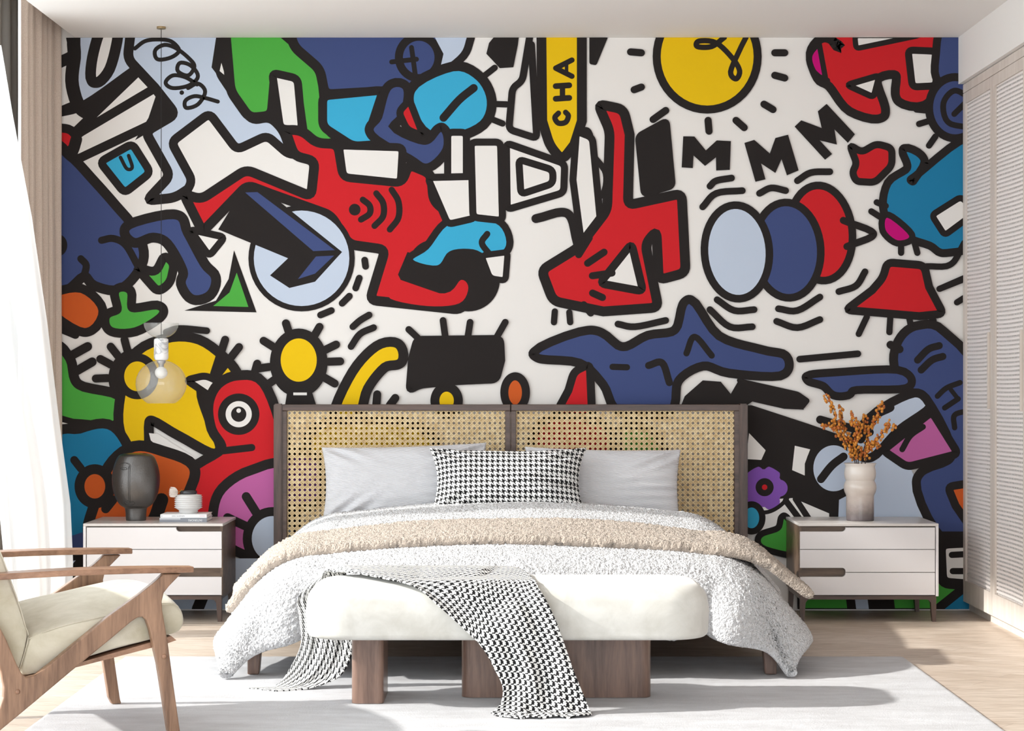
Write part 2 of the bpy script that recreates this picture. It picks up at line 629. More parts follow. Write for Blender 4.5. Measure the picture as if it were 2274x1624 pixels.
def outset(q, d):
    n = len(q)
    ar = sum(q[i - 1][0] * q[i][1] - q[i][0] * q[i - 1][1] for i in range(n))
    s = 1 if ar > 0 else -1
    out = []
    for i in range(n):
        a = Vector((q[i][0] - q[i - 1][0], q[i][1] - q[i - 1][1]))
        b = Vector((q[(i + 1) % n][0] - q[i][0], q[(i + 1) % n][1] - q[i][1]))
        if a.length < 1e-6 or b.length < 1e-6:
            out.append(q[i])
            continue
        a.normalize()
        b.normalize()
        t = a + b
        t = t.normalized() if t.length > 0.2 else a
        nn = Vector((t.y, -t.x)) * s
        k = d / max(0.6, abs(nn.dot(Vector((a.y, -a.x)))))
        out.append((q[i][0] + nn.x * k, q[i][1] + nn.y * k))
    return out

def shp(c, pts, w=20, smooth=True, line='K'):
    q = sm(pts) if smooth else pts
    if w:
        q = outset(q, w * 0.36)
    if c:
        fill(q, c)
    if w:
        stroke(q, w, line, True)

def ln(pts, w=18, c='K', smooth=True):
    stroke(sm(pts, False) if smooth and len(pts) > 2 else pts, w, c)

def disc(cx, cy, rx, ry, c, w=18, rot=0.0):
    q = []
    for k in range(48):
        a = 2 * math.pi * k / 48
        x, y = rx * math.cos(a), ry * math.sin(a)
        q.append((cx + x * math.cos(rot) - y * math.sin(rot), cy + x * math.sin(rot) + y * math.cos(rot)))
    fill(q, c)
    if w:
        stroke(q, w, 'K', True)

def dashes(lst, w=18):
    for a in lst:
        ln([(a[0], a[1]), (a[2], a[3])], w)

# a plain arrangement of outlined shapes; coordinates run right and down over the wall
def rays(cx, cy, r0, r1, angs, w=20):
    for a in angs:
        t = math.radians(a)
        ln([(cx + r0 * math.cos(t), cy + r0 * math.sin(t)), (cx + r1 * math.cos(t), cy + r1 * math.sin(t))], w)

# ---- top left: pale ring, bars and a pale zigzag band
ln([(130, 250), (190, 225)], 22)
ln([(130, 140), (165, 120), (160, 84)], 26)
shp('S', [(190, 60), (176, 130), (172, 190), (196, 240), (250, 205), (296, 165), (330, 110), (330, 60)], 30)
shp('W', [(232, 70), (214, 130), (212, 175), (236, 150), (252, 90), (250, 70)], 24)
ln([(125, 252), (190, 232), (300, 155)], 20)
shp('W', [(170, 300), (318, 158), (346, 190), (190, 308)], 20, False)
shp('W', [(150, 345), (175, 305), (352, 200), (375, 250), (168, 348)], 20, False)
fill([(352, 196), (402, 252), (300, 312), (330, 262)], 'K')
shp('S', [(300, 60), (500, 60), (478, 160), (556, 276), (598, 268), (622, 292), (650, 355), (592, 306), (524, 345), (470, 258), (384, 316), (432, 402), (386, 432), (338, 440), (388, 392), (334, 296), (402, 256), (350, 190), (292, 128)], 22, False)
fill([(480, 84), (470, 150), (560, 270), (600, 262), (560, 250), (520, 190), (506, 120), (512, 84)], 'K')
fill([(492, 140), (500, 168), (488, 158)], 'W')
ln([(300, 108), (322, 92), (350, 88), (380, 92), (398, 112), (380, 128), (350, 132), (345, 112), (366, 100), (392, 108), (420, 130), (432, 148), (418, 168), (395, 158), (400, 140), (424, 146), (440, 170), (420, 190), (384, 196), (368, 184), (384, 168), (412, 172), (438, 188)], 9)
disc(404, 206, 5, 5, 'K', 0)
ln([(418, 196), (440, 186), (456, 204), (440, 232), (414, 240), (412, 224), (432, 214), (456, 218), (484, 226)], 9)
shp('W', [(390, 318), (464, 262), (524, 342), (592, 310), (640, 352), (700, 346), (690, 440), (552, 386), (446, 456), (420, 430), (436, 402)], 20, False)
# red corner piece and small frame with its letter
shp('R', [(120, 298), (150, 294), (162, 312), (140, 340), (120, 340)], 20)
ln([(150, 350), (162, 335), (170, 310)], 26)
shp('C', [(232, 362), (292, 328), (326, 382), (278, 420)], 18, False)
ln([(268, 350), (282, 375), (294, 372), (286, 346)], 8)
# ---- left: big navy hill with a long bent band
shp('N', [(118, 352), (150, 352), (206, 410), (252, 462), (290, 508), (312, 560), (300, 600), (262, 636), (214, 628), (186, 606), (118, 634)], 22)
shp('N', [(290, 506), (388, 484), (410, 520), (448, 590), (472, 618), (462, 650), (430, 658), (410, 630), (414, 600), (378, 536), (340, 520), (300, 532)], 22)
ln([(186, 616), (192, 590), (180, 575)], 16)
ln([(226, 534), (252, 530), (280, 545), (306, 590)], 16)
disc(130, 545, 20, 24, 'K', 0)
shp('G', [(312, 600), (350, 615), (368, 578), (380, 588), (372, 625), (352, 640)], 20, False)
shp('G', [(262, 650), (285, 650), (290, 690), (348, 685), (352, 700), (300, 730), (250, 730), (242, 705), (268, 690)], 20)
shp('O', [(120, 660), (180, 648), (222, 690), (190, 732), (120, 690)], 20)
ln([(130, 728), (168, 744)], 18)
shp('W', [(430, 515), (490, 530), (465, 560)], 16, False)
fill([(520, 556), (570, 694), (410, 690), (480, 668), (508, 620)], 'K')
fill([(526, 606), (552, 682), (474, 680), (510, 650)], 'G')
# ---- green bent band and navy block at the top
shp('G', [(508, 60), (600, 60), (706, 150), (720, 296), (755, 312), (684, 318), (664, 172), (604, 156), (596, 250), (558, 254), (520, 200)], 22, False)
shp('W', [(612, 170), (655, 180), (664, 282), (628, 280)], 18, False)
shp('N', [(650, 60), (960, 60), (990, 140), (960, 180), (905, 192), (728, 202), (718, 150), (660, 100)], 22, False)
disc(930, 128, 44, 46, 'N', 18)
ln([(870, 138), (925, 132)], 11)
ln([(914, 106), (922, 164)], 11)
fill([(966, 84), (1040, 84), (1024, 120), (975, 164), (985, 120)], 'S')
ln([(1046, 84), (1030, 124), (978, 168)], 18)
shp('C', [(724, 220), (842, 208), (815, 288), (842, 316), (786, 318), (724, 278)], 20, False)
shp('C', [(918, 204), (1006, 156), (1060, 176), (1084, 224), (1068, 272), (1004, 298), (944, 284)], 22)
ln([(985, 262), (1020, 222), (1052, 196)], 18)
rays(1000, 228, 94, 125, (-38, 2, 22), 14)
shp('N', [(866, 198), (898, 198), (892, 250), (868, 286), (944, 320), (980, 290), (986, 330), (950, 366), (914, 348), (830, 296), (846, 262)], 20)
shp('R', [(892, 250), (908, 232), (934, 296), (908, 284)], 16, False)
# ---- red mass in the middle with arcs
shp('R', [(644, 296), (668, 298), (700, 326), (744, 328), (756, 400), (898, 414), (912, 376), (950, 392), (955, 450), (990, 480), (980, 528), (930, 544), (880, 616), (985, 648), (1010, 620), (1045, 640), (1020, 680), (832, 660), (866, 548), (780, 536), (740, 472), (606, 424), (548, 402), (452, 502), (418, 440), (448, 452), (548, 386), (698, 448), (708, 352), (660, 340)], 22, False)
disc(788, 466, 13, 13, 'K', 0)
for k, (x, hgt) in enumerate(((812, 22), (842, 36), (876, 44))):
    ln([(x - 6, 466 - hgt), (x + 9, 466 - hgt * 0.4), (x + 9, 466 + hgt * 0.4), (x - 10, 466 + hgt)], 14)
shp('W', [(760, 330), (888, 334), (884, 400), (768, 388)], 18, False)
# disc crossed by a slab
disc(670, 574, 112, 112, 'S', 12)
fill([(485, 510), (540, 420), (580, 415), (760, 560), (700, 626), (643, 640), (600, 612), (640, 574)], 'K')
fill([(545, 428), (572, 427), (744, 556), (696, 558)], 'N')
fill([(702, 570), (742, 568), (700, 608), (662, 620)], 'N')
dashes([(810, 578, 812, 592), (798, 618, 790, 640), (776, 658, 760, 674), (736, 690, 712, 700)], 15)
# dark round hill with a blue crest
disc(1040, 622, 62, 62, 'K', 16)
fill([(884, 610), (905, 560), (1000, 590), (1000, 660), (890, 622)], 'K')
shp('C', [(915, 578), (950, 552), (992, 500), (1052, 484), (1110, 500), (1126, 546), (1092, 572), (1050, 556), (1000, 560), (972, 592)], 16)
ln([(1082, 520), (1070, 540), (1088, 566)], 14)
shp('R', [(878, 640), (988, 652), (1024, 622), (1040, 640), (1020, 674), (950, 680), (868, 664)], 0)
# ---- outlined blocks
shp('W', [(1000, 300), (1030, 300), (1030, 392), (1000, 392)], 16, False)
shp('W', [(958, 400), (1052, 398), (1050, 480), (998, 492)], 16, False)
shp('W', [(1052, 322), (1106, 322), (1110, 484), (1056, 478)], 16, False)
shp('W', [(1076, 572), (1122, 566), (1118, 618), (1092, 614)], 14, False)
shp('W', [(1130, 326), (1248, 368), (1246, 424), (1132, 458)], 16, False)
shp('W', [(1158, 362), (1222, 382), (1222, 404), (1162, 424)], 16, False)
fill([(1152, 84), (1150, 100), (1140, 150), (1110, 152), (1080, 120), (1086, 96), (1096, 84)], 'K')
ln([(1176, 84), (1160, 180), (1138, 196), (1130, 288), (1192, 308), (1180, 100)], 16, smooth=False)
# yellow board with its letters, hanging point down
shp('Y', [(1210, 60), (1284, 60), (1284, 268), (1268, 318), (1248, 344), (1228, 320), (1212, 268)], 22, False)
ln([(1234, 152), (1270, 134)], 12)
ln([(1234, 152), (1270, 170)], 12)
ln([(1258, 142), (1258, 164)], 8)
ln([(1234, 192), (1264, 190)], 13)
ln([(1234, 220), (1264, 218)], 13)
ln([(1249, 194), (1249, 216)], 12)
ln([(1240, 252), (1232, 262), (1240, 274), (1256, 272), (1262, 258), (1256, 250)], 12)
shp('K', [(1312, 84), (1346, 84), (1322, 142), (1312, 140)], 4, False)
ln([(1285, 290), (1310, 300), (1312, 400)], 14)
ln([(1320, 350), (1345, 385), (1340, 430), (1312, 448), (1318, 500)], 14)
shp('W', [(1285, 300), (1310, 310), (1330, 520), (1296, 536), (1278, 400)], 16, False)
# ---- red branching shape in the centre
shp('R', [(1338, 240), (1378, 250), (1390, 300), (1386, 466), (1506, 440), (1514, 600), (1470, 612), (1462, 500), (1424, 540), (1452, 676), (1340, 684), (1234, 662), (1212, 604), (1290, 556), (1356, 470), (1362, 290)], 22, False)
ln([(1190, 486), (1260, 474), (1282, 540)], 20)
shp('W', [(1400, 552), (1420, 640), (1342, 626)], 18, False)
rays(1250, 622, 66, 110, (-58, -34, -8), 16)
rays(1250, 622, 72, 96, (24, 50), 16)
dashes([(1232, 692, 1230, 716), (1264, 694, 1266, 716)], 14)
# ---- yellow sun with a scribble
disc(1570, 126, 112, 118, 'Y', 18)
ln([(1608, 84), (1580, 104), (1548, 104), (1552, 92), (1590, 96), (1626, 130), (1642, 158), (1634, 176), (1622, 160), (1642, 112), (1656, 84)], 12)
dashes([(1400, 116, 1424, 118), (1408, 200, 1424, 194), (1450, 266, 1478, 246), (1572, 268, 1574, 292), (1634, 268, 1652, 284), (1696, 232, 1716, 244), (1720, 118, 1742, 118), (1720, 168, 1742, 174)], 16)
shp('K', [(1422, 306), (1476, 276), (1488, 410), (1434, 426)], 14, False)

def emm(cx, cy, sx, sy, rot):
    q = [(-1, .62), (-.96, -.66), (-.5, -.66), (-.02, -.1), (.42, -.52), (1, -.5), (.98, .68), (.42, .72), (.4, .18), (-.04, .54), (-.52, .12), (-.54, .64)]
    c, sn = math.cos(rot), math.sin(rot)
    fill([(cx + sx * a * c - sy * b * sn, cy + sx * a * sn + sy * b * c) for a, b in q], 'K')
emm(1568, 340, 54, 54, 0.02)
emm(1712, 348, 50, 70, -0.30)
emm(1830, 290, 44, 78, -0.76)
# ---- three overlapping ovals
disc(1822, 518, 70, 106, 'R', 17, -0.1)
disc(1748, 556, 74, 106, 'N', 17, -0.06)
disc(1636, 560, 72, 104, 'S', 17, -0.06)
fill([(1855, 500), (1882, 520), (1860, 540)], 'R')
ln([(1872, 490), (1940, 520), (1880, 548)], 16)
for q in ([(1576, 414), (1590, 402), (1624, 396)], [(1560, 460), (1590, 430), (1648, 424)], [(1686, 430), (1712, 418), (1744, 424)], [(1770, 402), (1800, 384), (1842, 382)],
          [(1592, 666), (1630, 690), (1674, 688)], [(1576, 688), (1620, 726), (1670, 726)], [(1728, 686), (1770, 690), (1820, 660)], [(1724, 714), (1770, 728), (1820, 710)],
          [(1862, 648), (1900, 635), (1920, 604)], [(1372, 720), (1410, 726), (1478, 712)]):
    ln(q, 15)
# ---- top right: red mass with holes, magenta cap
shp('R', [(1860, 60), (2076, 60), (2076, 110), (2060, 220), (1998, 220), (1994, 162), (1940, 176), (1958, 254), (1890, 242), (1846, 188), (1820, 170), (1806, 120), (1830, 92), (1866, 108)], 20, True)
fill([(1814, 100), (1826, 170), (1806, 152), (1798, 128)], 'M')
ln([(1818, 96), (1832, 172)], 12)
ln([(1818, 94), (1796, 126), (1808, 164), (1836, 180)], 14)
shp('W', [(1902, 84), (2040, 84), (1904, 104)], 12, False)
shp('W', [(2022, 118), (2072, 120), (2072, 186), (2030, 188)], 16, False)
shp('W', [(1888, 190), (1946, 174), (1936, 210)], 14, False)
shp('N', [(2100, 60), (2170, 60), (2170, 180), (2090, 180), (2084, 120)], 18)
disc(2120, 240, 58, 68, 'N', 18)
ln([(2150, 216), (2118, 202), (2094, 230), (2104, 272), (2150, 284)], 13)
ln([(2150, 222), (2118, 254)], 13)
dashes([(2034, 244, 2054, 246), (2040, 276, 2060, 270), (2062, 324, 2076, 304)], 14)
shp('R', [(1892, 330), (1912, 346), (1946, 326), (1974, 334), (1974, 366), (1940, 400), (1904, 398), (1898, 384), (1908, 364)], 16, False)
# ---- right: teal diagonal shape
shp('T', [(2010, 336), (2046, 358), (2020, 408), (2130, 322), (2170, 330), (2170, 520), (2100, 556), (2066, 540), (2004, 516), (1968, 470), (1976, 410), (2020, 376)], 18)
shp('W', [(2075, 480), (2132, 444), (2160, 470), (2098, 516)], 14, False)
shp('M', [(1970, 482), (2020, 524), (1992, 536), (1964, 512)], 14)
dashes([(1946, 450, 1966, 458), (1934, 470, 1956, 484), (2000, 546, 2000, 562), (2030, 540, 2036, 562)], 14)
ln([(2056, 592), (2110, 588), (2140, 540)], 14)
dashes([(2085, 642, 2140, 620), (2124, 672, 2140, 662)], 14)
# red bell-like wedge
shp('R', [(1974, 590), (2046, 596), (2056, 640), (2084, 692), (2040, 696), (1888, 686), (1940, 650), (1966, 620)], 18, False)
dashes([(1924, 704, 1906, 742), (1976, 706, 1974, 738), (2018, 706, 2022, 726), (2064, 700, 2072, 712)], 14)
# ---- lower middle: navy star-like mass
shp('N', [(1192, 786), (1312, 740), (1380, 778), (1440, 752), (1504, 738), (1530, 672), (1592, 752), (1690, 784), (1740, 796), (1730, 828), (1620, 822), (1560, 806), (1500, 842), (1482, 910), (1380, 910), (1345, 850), (1290, 800)], 20)
ln([(1524, 785), (1542, 748), (1580, 790)], 14)
ln([(1440, 812), (1470, 806), (1486, 850)], 16)
ln([(1360, 815), (1392, 816)], 14)
ln([(1775, 798), (1904, 786)], 15)
# black block with spokes
shp('K', [(930, 760), (1106, 758), (1108, 800), (1098, 838), (1010, 842), (930, 850), (914, 860), (920, 800)], 16, False)
dashes([(908, 732, 940, 762), (984, 712, 990, 756), (1044, 716, 1038, 756), (1122, 716, 1096, 762)], 15)
# yellow oval with thick rim and spokes
disc(664, 806, 54, 66, 'K', 20)
disc(664, 800, 40, 48, 'Y', 0)
fill([(640, 860), (690, 860), (706, 910), (632, 910)], 'K')
fill([(652, 872), (682, 872), (682, 878), (652, 878)], 'W')
rays(664, 806, 66, 92, (-60, -108, -148, 172, -26, -2, 30, 145), 18)
# yellow ribbon
shp('Y', [(750, 920), (790, 830), (840, 776), (880, 770), (886, 800), (850, 810), (810, 860), (790, 920)], 22)
ln([(836, 900), (838, 876)], 18)
ln([(866, 900), (878, 884)], 18)
ln([(784, 726), (800, 712), (820, 700)], 15)
ln([(780, 770), (800, 742), (830, 728)], 15)
ln([(370, 738), (400, 730), (460, 735)], 15)
disc(992, 890, 26, 30, 'Y', 20)
disc(1144, 872, 24, 36, 'O', 18)
shp('R', [(1240, 920), (1268, 870), (1280, 830), (1304, 818), (1308, 920)], 18, False)
# ---- yellow rings and big arch, lower left
ln([(160, 790), (196, 770)], 20)
ln([(170, 825), (206, 804)], 20)
shp('G', [(120, 780), (150, 800), (170, 860), (262, 886), (256, 936), (200, 936), (120, 912)], 22)
shp('W', [(120, 930), (178, 945), (150, 966), (120, 966)], 14, False)
disc(306, 840, 64, 66, 'K', 0)
rays(300, 838, 60, 86, (-105, -128, -152, 178), 18)
shp('Y', [(272, 920), (300, 800), (370, 760), (440, 762), (500, 806), (520, 840), (470, 842), (440, 870), (460, 940), (480, 1000), (400, 960), (330, 926), (322, 994), (290, 990)], 22)
disc(306, 836, 38, 42, 'Y', 18)
shp('W', [(424, 846), (456, 840), (482, 852), (466, 872)], 16, False)
fill([(332, 962), (352, 964), (440, 1020), (400, 1012), (352, 992), (336, 978)], 'W')
rays(470, 850, 20, 100, (-72, -52), 18)
dashes([(572, 808, 560, 850)], 18)
shp('R', [(472, 900), (490, 860), (530, 842), (580, 856), (620, 960), (650, 1100), (560, 1200), (460, 1180), (410, 1120), (430, 1050), (500, 1000), (478, 950)], 22)
disc(531, 920, 44, 44, 'K', 4)
disc(531, 920, 29, 29, 'W', 0)
disc(531, 920, 17, 17, 'K', 0)
disc(531, 912, 5, 5, 'W', 0)
ln([(490, 1002), (560, 994)], 16)
shp('T', [(120, 990), (180, 960), (240, 950), (276, 990), (300, 1060), (200, 1180), (120, 1240)], 22)
shp('O', [(250, 1040), (300, 1000), (360, 1010), (424, 1040), (410, 1100), (400, 1170), (300, 1200), (210, 1190), (220, 1120)], 24)
disc(212, 1080, 34, 38, 'O', 22)
rays(212, 1080, 50, 74, (-128,), 18)
ln([(236, 1130), (252, 1110)], 20)
ln([(360, 1110), (340, 1160), (300, 1190)], 30)
shp('P', [(640, 1050), (560, 1052), (500, 1090), (482, 1140), (490, 1190), (560, 1230), (640, 1240)], 22)
disc(606, 1196, 56, 60, 'S', 20)
rays(606, 1196, 66, 110, (-122, -155), 20)
ln([(130, 1262), (190, 1236), (220, 1200)], 26)
fill([(130, 1200), (190, 1180), (190, 1225), (130, 1240)], 'N')
fill([(130, 1250), (200, 1240), (200, 1352), (130, 1352)], 'S')
ln([(150, 1352), (162, 1280), (190, 1240)], 26)
fill([(200, 1240), (640, 1240), (640, 1352), (200, 1352)], 'S')
ln([(440, 1352), (460, 1310), (500, 1270)], 26)
# ---- behind the headboard
shp('Y', [(700, 960), (860, 940), (960, 980), (900, 1060), (720, 1080)], 22)
shp('G', [(1380, 960), (1440, 960), (1470, 1020), (1400, 1030)], 20)
shp('R', [(1210, 940), (1340, 950), (1330, 1040), (1200, 1030)], 20)
shp('V', [(640, 1020), (700, 1020), (710, 1100), (640, 1120)], 20)
# ---- right of the bed: black field with pale pieces
fill([(1520, 880), (1560, 845), (1600, 848), (1622, 875), (1640, 844), (1780, 884), (1784, 910), (1740, 908), (1670, 892), (1640, 912), (1510, 905)], 'K')
shp('K', [(1660, 880), (1780, 905), (1792, 890), (1770, 875), (1640, 845)], 6, False)
fill([(1640, 900), (1668, 900), (1790, 940), (1870, 968), (1920, 990), (1900, 1160), (1800, 1140), (1640, 1100)], 'K')
shp('W', [(1662, 960), (1700, 1000), (1690, 1022), (1655, 1020)], 4, False, 'K')
fill([(1764, 990), (1798, 998), (1786, 1030), (1786, 1056), (1758, 1044)], 'W')
disc(1850, 1040, 54, 60, 'S', 18)
fill([(1690, 1110), (1760, 1106), (1840, 1140), (1840, 1200), (1690, 1200)], 'W')
dashes([(1744, 1112, 1780, 1160), (1766, 1108, 1800, 1160)], 14)
fill([(1862, 1110), (1900, 1090), (2070, 1150), (1990, 1160), (1860, 1160)], 'S')
fill([(1880, 990), (1950, 985), (2016, 1030), (2070, 1145), (1890, 1160)], 'S')
ln([(1822, 1064), (1846, 1034), (1872, 1014)], 18)
disc(1695, 1084, 42, 42, 'V', 0)
for k in range(6):
    disc(1695 + 34 * math.cos(k * 1.047), 1084 + 34 * math.sin(k * 1.047), 19, 19, 'V', 0)
stroke([(1695 + (48 + 6 * math.cos(6 * a / 30.0 * 6.283 / 6 * 1)) * 1.1 * math.cos(a * 6.283 / 60), 1084 + 54 * math.sin(a * 6.283 / 60)) for a in range(60)], 9, 'K', True)
disc(1697, 1082, 13, 13, 'R', 14)
disc(1668, 1150, 24, 30, 'C', 14)
shp('G', [(1690, 1192), (1730, 1176), (1740, 1150), (1760, 1180), (1790, 1230), (1700, 1215)], 14)
shp('G', [(1780, 1290), (2130, 1290), (2116, 1352), (1780, 1352)], 12, False)
fill([(1874, 1300), (1980, 1300), (1986, 1352), (1880, 1352)], 'K')
fill([(1896, 1320), (1924, 1320), (1928, 1352), (1900, 1352)], 'S')
# pale sweep, pink wedge, navy field at the right
shp('S', [(1900, 980), (1950, 920), (2030, 880), (2058, 900), (1990, 950), (1930, 1010)], 20)
ln([(1820, 932), (1870, 946), (1930, 960)], 18)
ln([(1910, 975), (1940, 925), (1975, 905)], 20)
fill([(2010, 860), (2170, 840), (2170, 1180), (2086, 1180), (2040, 1060), (2120, 1010), (2064, 890)], 'N')
shp('N', [(2040, 730), (2090, 742), (2170, 860), (2170, 1190), (2095, 1190), (2040, 1066), (2120, 1012), (2060, 880), (2010, 860), (1990, 800), (2005, 752)], 20)
shp('P', [(1970, 1000), (2066, 924), (2116, 1004), (2014, 1030)], 18, False)
ln([(2048, 948), (2020, 968), (2002, 998)], 13)
ln([(2036, 800), (2060, 776), (2084, 768)], 16)
ln([(2044, 822), (2068, 800), (2092, 792)], 16)
ln([(2080, 880), (2100, 862), (2130, 850)], 12)
ln([(2096, 906), (2126, 886)], 12)
ln([(2110, 866), (2124, 884)], 10)
ln([(2150, 912), (2118, 922), (2118, 950)], 12)
ln([(1976, 766), (1996, 776)], 18)
shp('N', [(1796, 840), (1850, 834), (1990, 828), (2010, 856), (1900, 860), (1880, 872), (1852, 872), (1830, 852)], 18)
shp('O', [(2112, 1086), (2150, 1080), (2150, 1160), (2126, 1120)], 18, False)
ln([(2086, 1190), (2150, 1190)], 20)
shp('W', [(2095, 1215), (2150, 1212), (2150, 1290), (2098, 1286)], 24, False)
dashes([(2112, 1232, 2150, 1230), (2114, 1268, 2150, 1268)], 14)
fill([(2150, 1300), (2150, 1352), (2090, 1352)], 'T')
ln([(2080, 1352), (2150, 1296)], 20)
# orange berries' backdrop dashes
ln([(2085, 642), (2140, 618)], 14)
me = bpy.data.meshes.new('wall_mural')
x0, x1 = (MX0 - CX) / 471.05, (MX1 - CX) / 471.05
z0, z1 = CAMZ - (MY1 - CY) / 471.05, CAMZ - (MY0 - CY) / 471.05
mural_v += [(x0, -0.003, z0), (x1, -0.003, z0), (x1, -0.003, z1), (x0, -0.003, z1), (x0, -0.0005, z0), (x1, -0.0005, z0), (x1, -0.0005, z1), (x0, -0.0005, z1)]
b0 = len(mural_v) - 8
for f in ((0, 1, 2, 3), (7, 6, 5, 4), (0, 4, 5, 1), (1, 5, 6, 2), (2, 6, 7, 3), (3, 7, 4, 0)):
    mural_f.append([b0 + i for i in f])
    mural_m.append(PKEYS.index('W'))
me.from_pydata(mural_v, [], mural_f)
for p, mi in zip(me.polygons, mural_m):
    p.material_index = mi
mural_o = link_mesh('wall_mural', me, [mat('mural_ink_' + k, PAL[k], 0.8, spec=0.12) for k in PKEYS])
tag(mural_o, 'wall-sized mural of bold black outlines filled with red, blue, yellow and green shapes', 'mural')

# ------------------------------------------------------------------ rug
def rug_fn(u, v):
    x = -1.52 + 3.055 * u
    y = -7.5 + 5.88 * v
    e = min(u, 1 - u) * 3.05
    e = min(e, min(v, 1 - v) * 5.9)
    z = 0.012 * min(1.0, e / 0.012) ** 0.5 + 0.0012 * noise.noise(Vector((x * 30, y * 30, 0)))
    return (x, y, max(z, 0.0005))
bm = bmesh.new()
me = grid_mesh(rug_fn, 260, 400)
o = link_mesh('rug', me, M_rug, smooth=True)
bm.free()
tag(o, 'large pale grey rug under the bed and bench', 'rug')

# ------------------------------------------------------------------ drapes
def drape(name, x0, x1, y0, y1, zb, zt, amp, waves, material, seed=0, parent=None):
    def fn(u, v):
        y = y0 + (y1 - y0) * u
        ph = u * waves * 2 * math.pi + 0.5 * math.sin(u * 9 + seed)
        a = amp * (0.75 + 0.35 * math.sin(u * 23 + seed)) * (0.8 + 0.3 * (1 - v))
        x = x0 + (x1 - x0) * u + a * math.sin(ph) + 0.006 * noise.noise(Vector((u * 9, v * 3, seed)))
        y += 0.3 * a * math.cos(ph * 1.0)
        return (x, y, zb + (zt - zb) * v)
    me = grid_mesh(fn, waves * 16, 30)
    o = link_mesh(name, me, material, parent, smooth=True)
    s = o.modifiers.new('thick', 'SOLIDIFY')
    s.thickness = 0.003
    return o
dr = thing('curtain', (-2.15, -0.4, 0), 'beige linen floor-length curtain stacked against the mural', 'curtain')
drape('curtain_cloth', -2.145, -2.165, -0.035, -0.62, 0.012, 2.89, 0.030, 9, M_drape, 1, dr)
o = drape('lining', -2.172, -2.155, -0.635, -0.665, 0.012, 2.89, 0.004, 2, M_lining, 4, dr)
o['label'] = 'white lining edge'
o = drape('grey_curtain', -2.30, -2.33, -0.06, -0.60, 0.012, 2.89, 0.03, 5, M_grey_curtain, 3)
tag(o, 'dark grey curtain hanging behind the beige one at the window', 'curtain')

SH_R = [(0.0, 2, 100), (0.12, 28, 250), (0.30, 72, 420), (0.48, 106, 650), (0.66, 134, 850), (0.80, 158, 1010), (0.90, 164, 1180), (1.0, 163, 1372)]
SH_L = [(0.0, -120, 100), (0.5, -60, 650), (0.75, -12, 960), (0.88, 3, 1120), (1.0, 14, 1400)]
def interp(tab, t):
    for a, b in zip(tab, tab[1:]):
        if t <= b[0]:
            k = (t - a[0]) / (b[0] - a[0])
            return (a[1] + (b[1] - a[1]) * k, a[2] + (b[2] - a[2]) * k)
    return tab[-1][1:]
def sheer_fn(u, v):
    t = 1 - v
    r, l = interp(SH_R, t), interp(SH_L, t)
    py = 100 + 1275 * t
    # two panel edges in the room, billowing in from the window
    A = W(l[0], py, -1.08)
    B = W(r[0], py, -0.74 - 0.06 * t)
    P = A.lerp(B, u)
    f = 0.022 * (0.4 + t) * math.sin(u * 15 + 2.2 * t + 0.7 * math.sin(5 * t))
    P.y += f
    P.x += 0.012 * t * math.sin(u * 9 + 3 * t) * (1 - abs(2 * u - 1) ** 4)
    P.z = max(P.z, 0.012)
    return P
me = grid_mesh(sheer_fn, 120, 120)
o = link_mesh('sheer_curtain', me, M_sheer, smooth=True)
tag(o, 'white sheer curtain billowing into the room in front of the beige curtain', 'curtain')

# ------------------------------------------------------------------ wardrobe
wd = thing('wardrobe', (2.123, -1.2, 0), 'built-in pale wood wardrobe with white woven door panels', 'wardrobe')
WX = 2.123
boxes('carcass', [(WX + 0.024, XR - 0.01, -3.6, -0.012, 0.045, 2.475)], M_ward_in, wd)
boxes('plinth', [(2.155, XR - 0.01, -3.6, -0.012, 0.0, 0.044)], M_ward, wd)
boxes('cornice', [(WX, WX + 0.03, -3.6, -0.012, 2.435, 2.476)], M_ward, wd, 0.002)
y = -0.014
for k in range(4):
    y0, y1 = y - 0.572, y
    bm = bmesh.new()
    zb, zt, st, sd = 0.045, 2.432, 0.048, 0.035
    box(bm, WX, WX + 0.022, y1 - st, y1, zb, zt)
    box(bm, WX, WX + 0.022, y0, y0 + sd, zb, zt)
    box(bm, WX, WX + 0.022, y0 + sd, y1 - st, zb, zb + 0.10)
    box(bm, WX, WX + 0.022, y0 + sd, y1 - st, zt - 0.05, zt)
    d = finish('door', bm, M_ward, wd)
    # woven panel: paper bands on thin upright threads
    bm = bmesh.new()
    z = zb + 0.108
    n = 0
    while z < zt - 0.058:
        prev = None
        for i in range(19):
            t = i / 18
            yy = y0 + sd + (y1 - st - y0 - sd) * t
            zz = z + 0.003 * math.sin(t * 3.0 + z * 2.2)
            xx = WX + 0.009 + 0.0003 * math.sin(t * 60 + n * 2)
            pair = (bm.verts.new((xx, yy, zz)), bm.verts.new((xx, yy, zz + 0.0105)))
            if prev:
                bm.faces.new((prev[0], prev[1], pair[1], pair[0]))
            prev = pair
        z += 0.0185
        n += 1
    nt = int((y1 - y0 - st - sd) / 0.0185)
    for i in range(nt):
        yy = y0 + sd + 0.006 + i * 0.0185
        box(bm, WX + 0.012, WX + 0.014, yy, yy + 0.0085, zb + 0.1, zt - 0.05)
    finish('woven_panel', bm, M_weave, d)
    boxes('handle', [(WX - 0.012, WX, y0 + sd - 0.002, y0 + sd + 0.010, 0.96, 1.30)], M_ward, d, 0.002)
    y = y0 - 0.003

# ------------------------------------------------------------------ bed
bed = thing('bed', (0, -1.1, 0), 'wide dark walnut bed with cane headboard', 'bed')
HX0, HX1, HY = -1.111, 1.099, -0.10
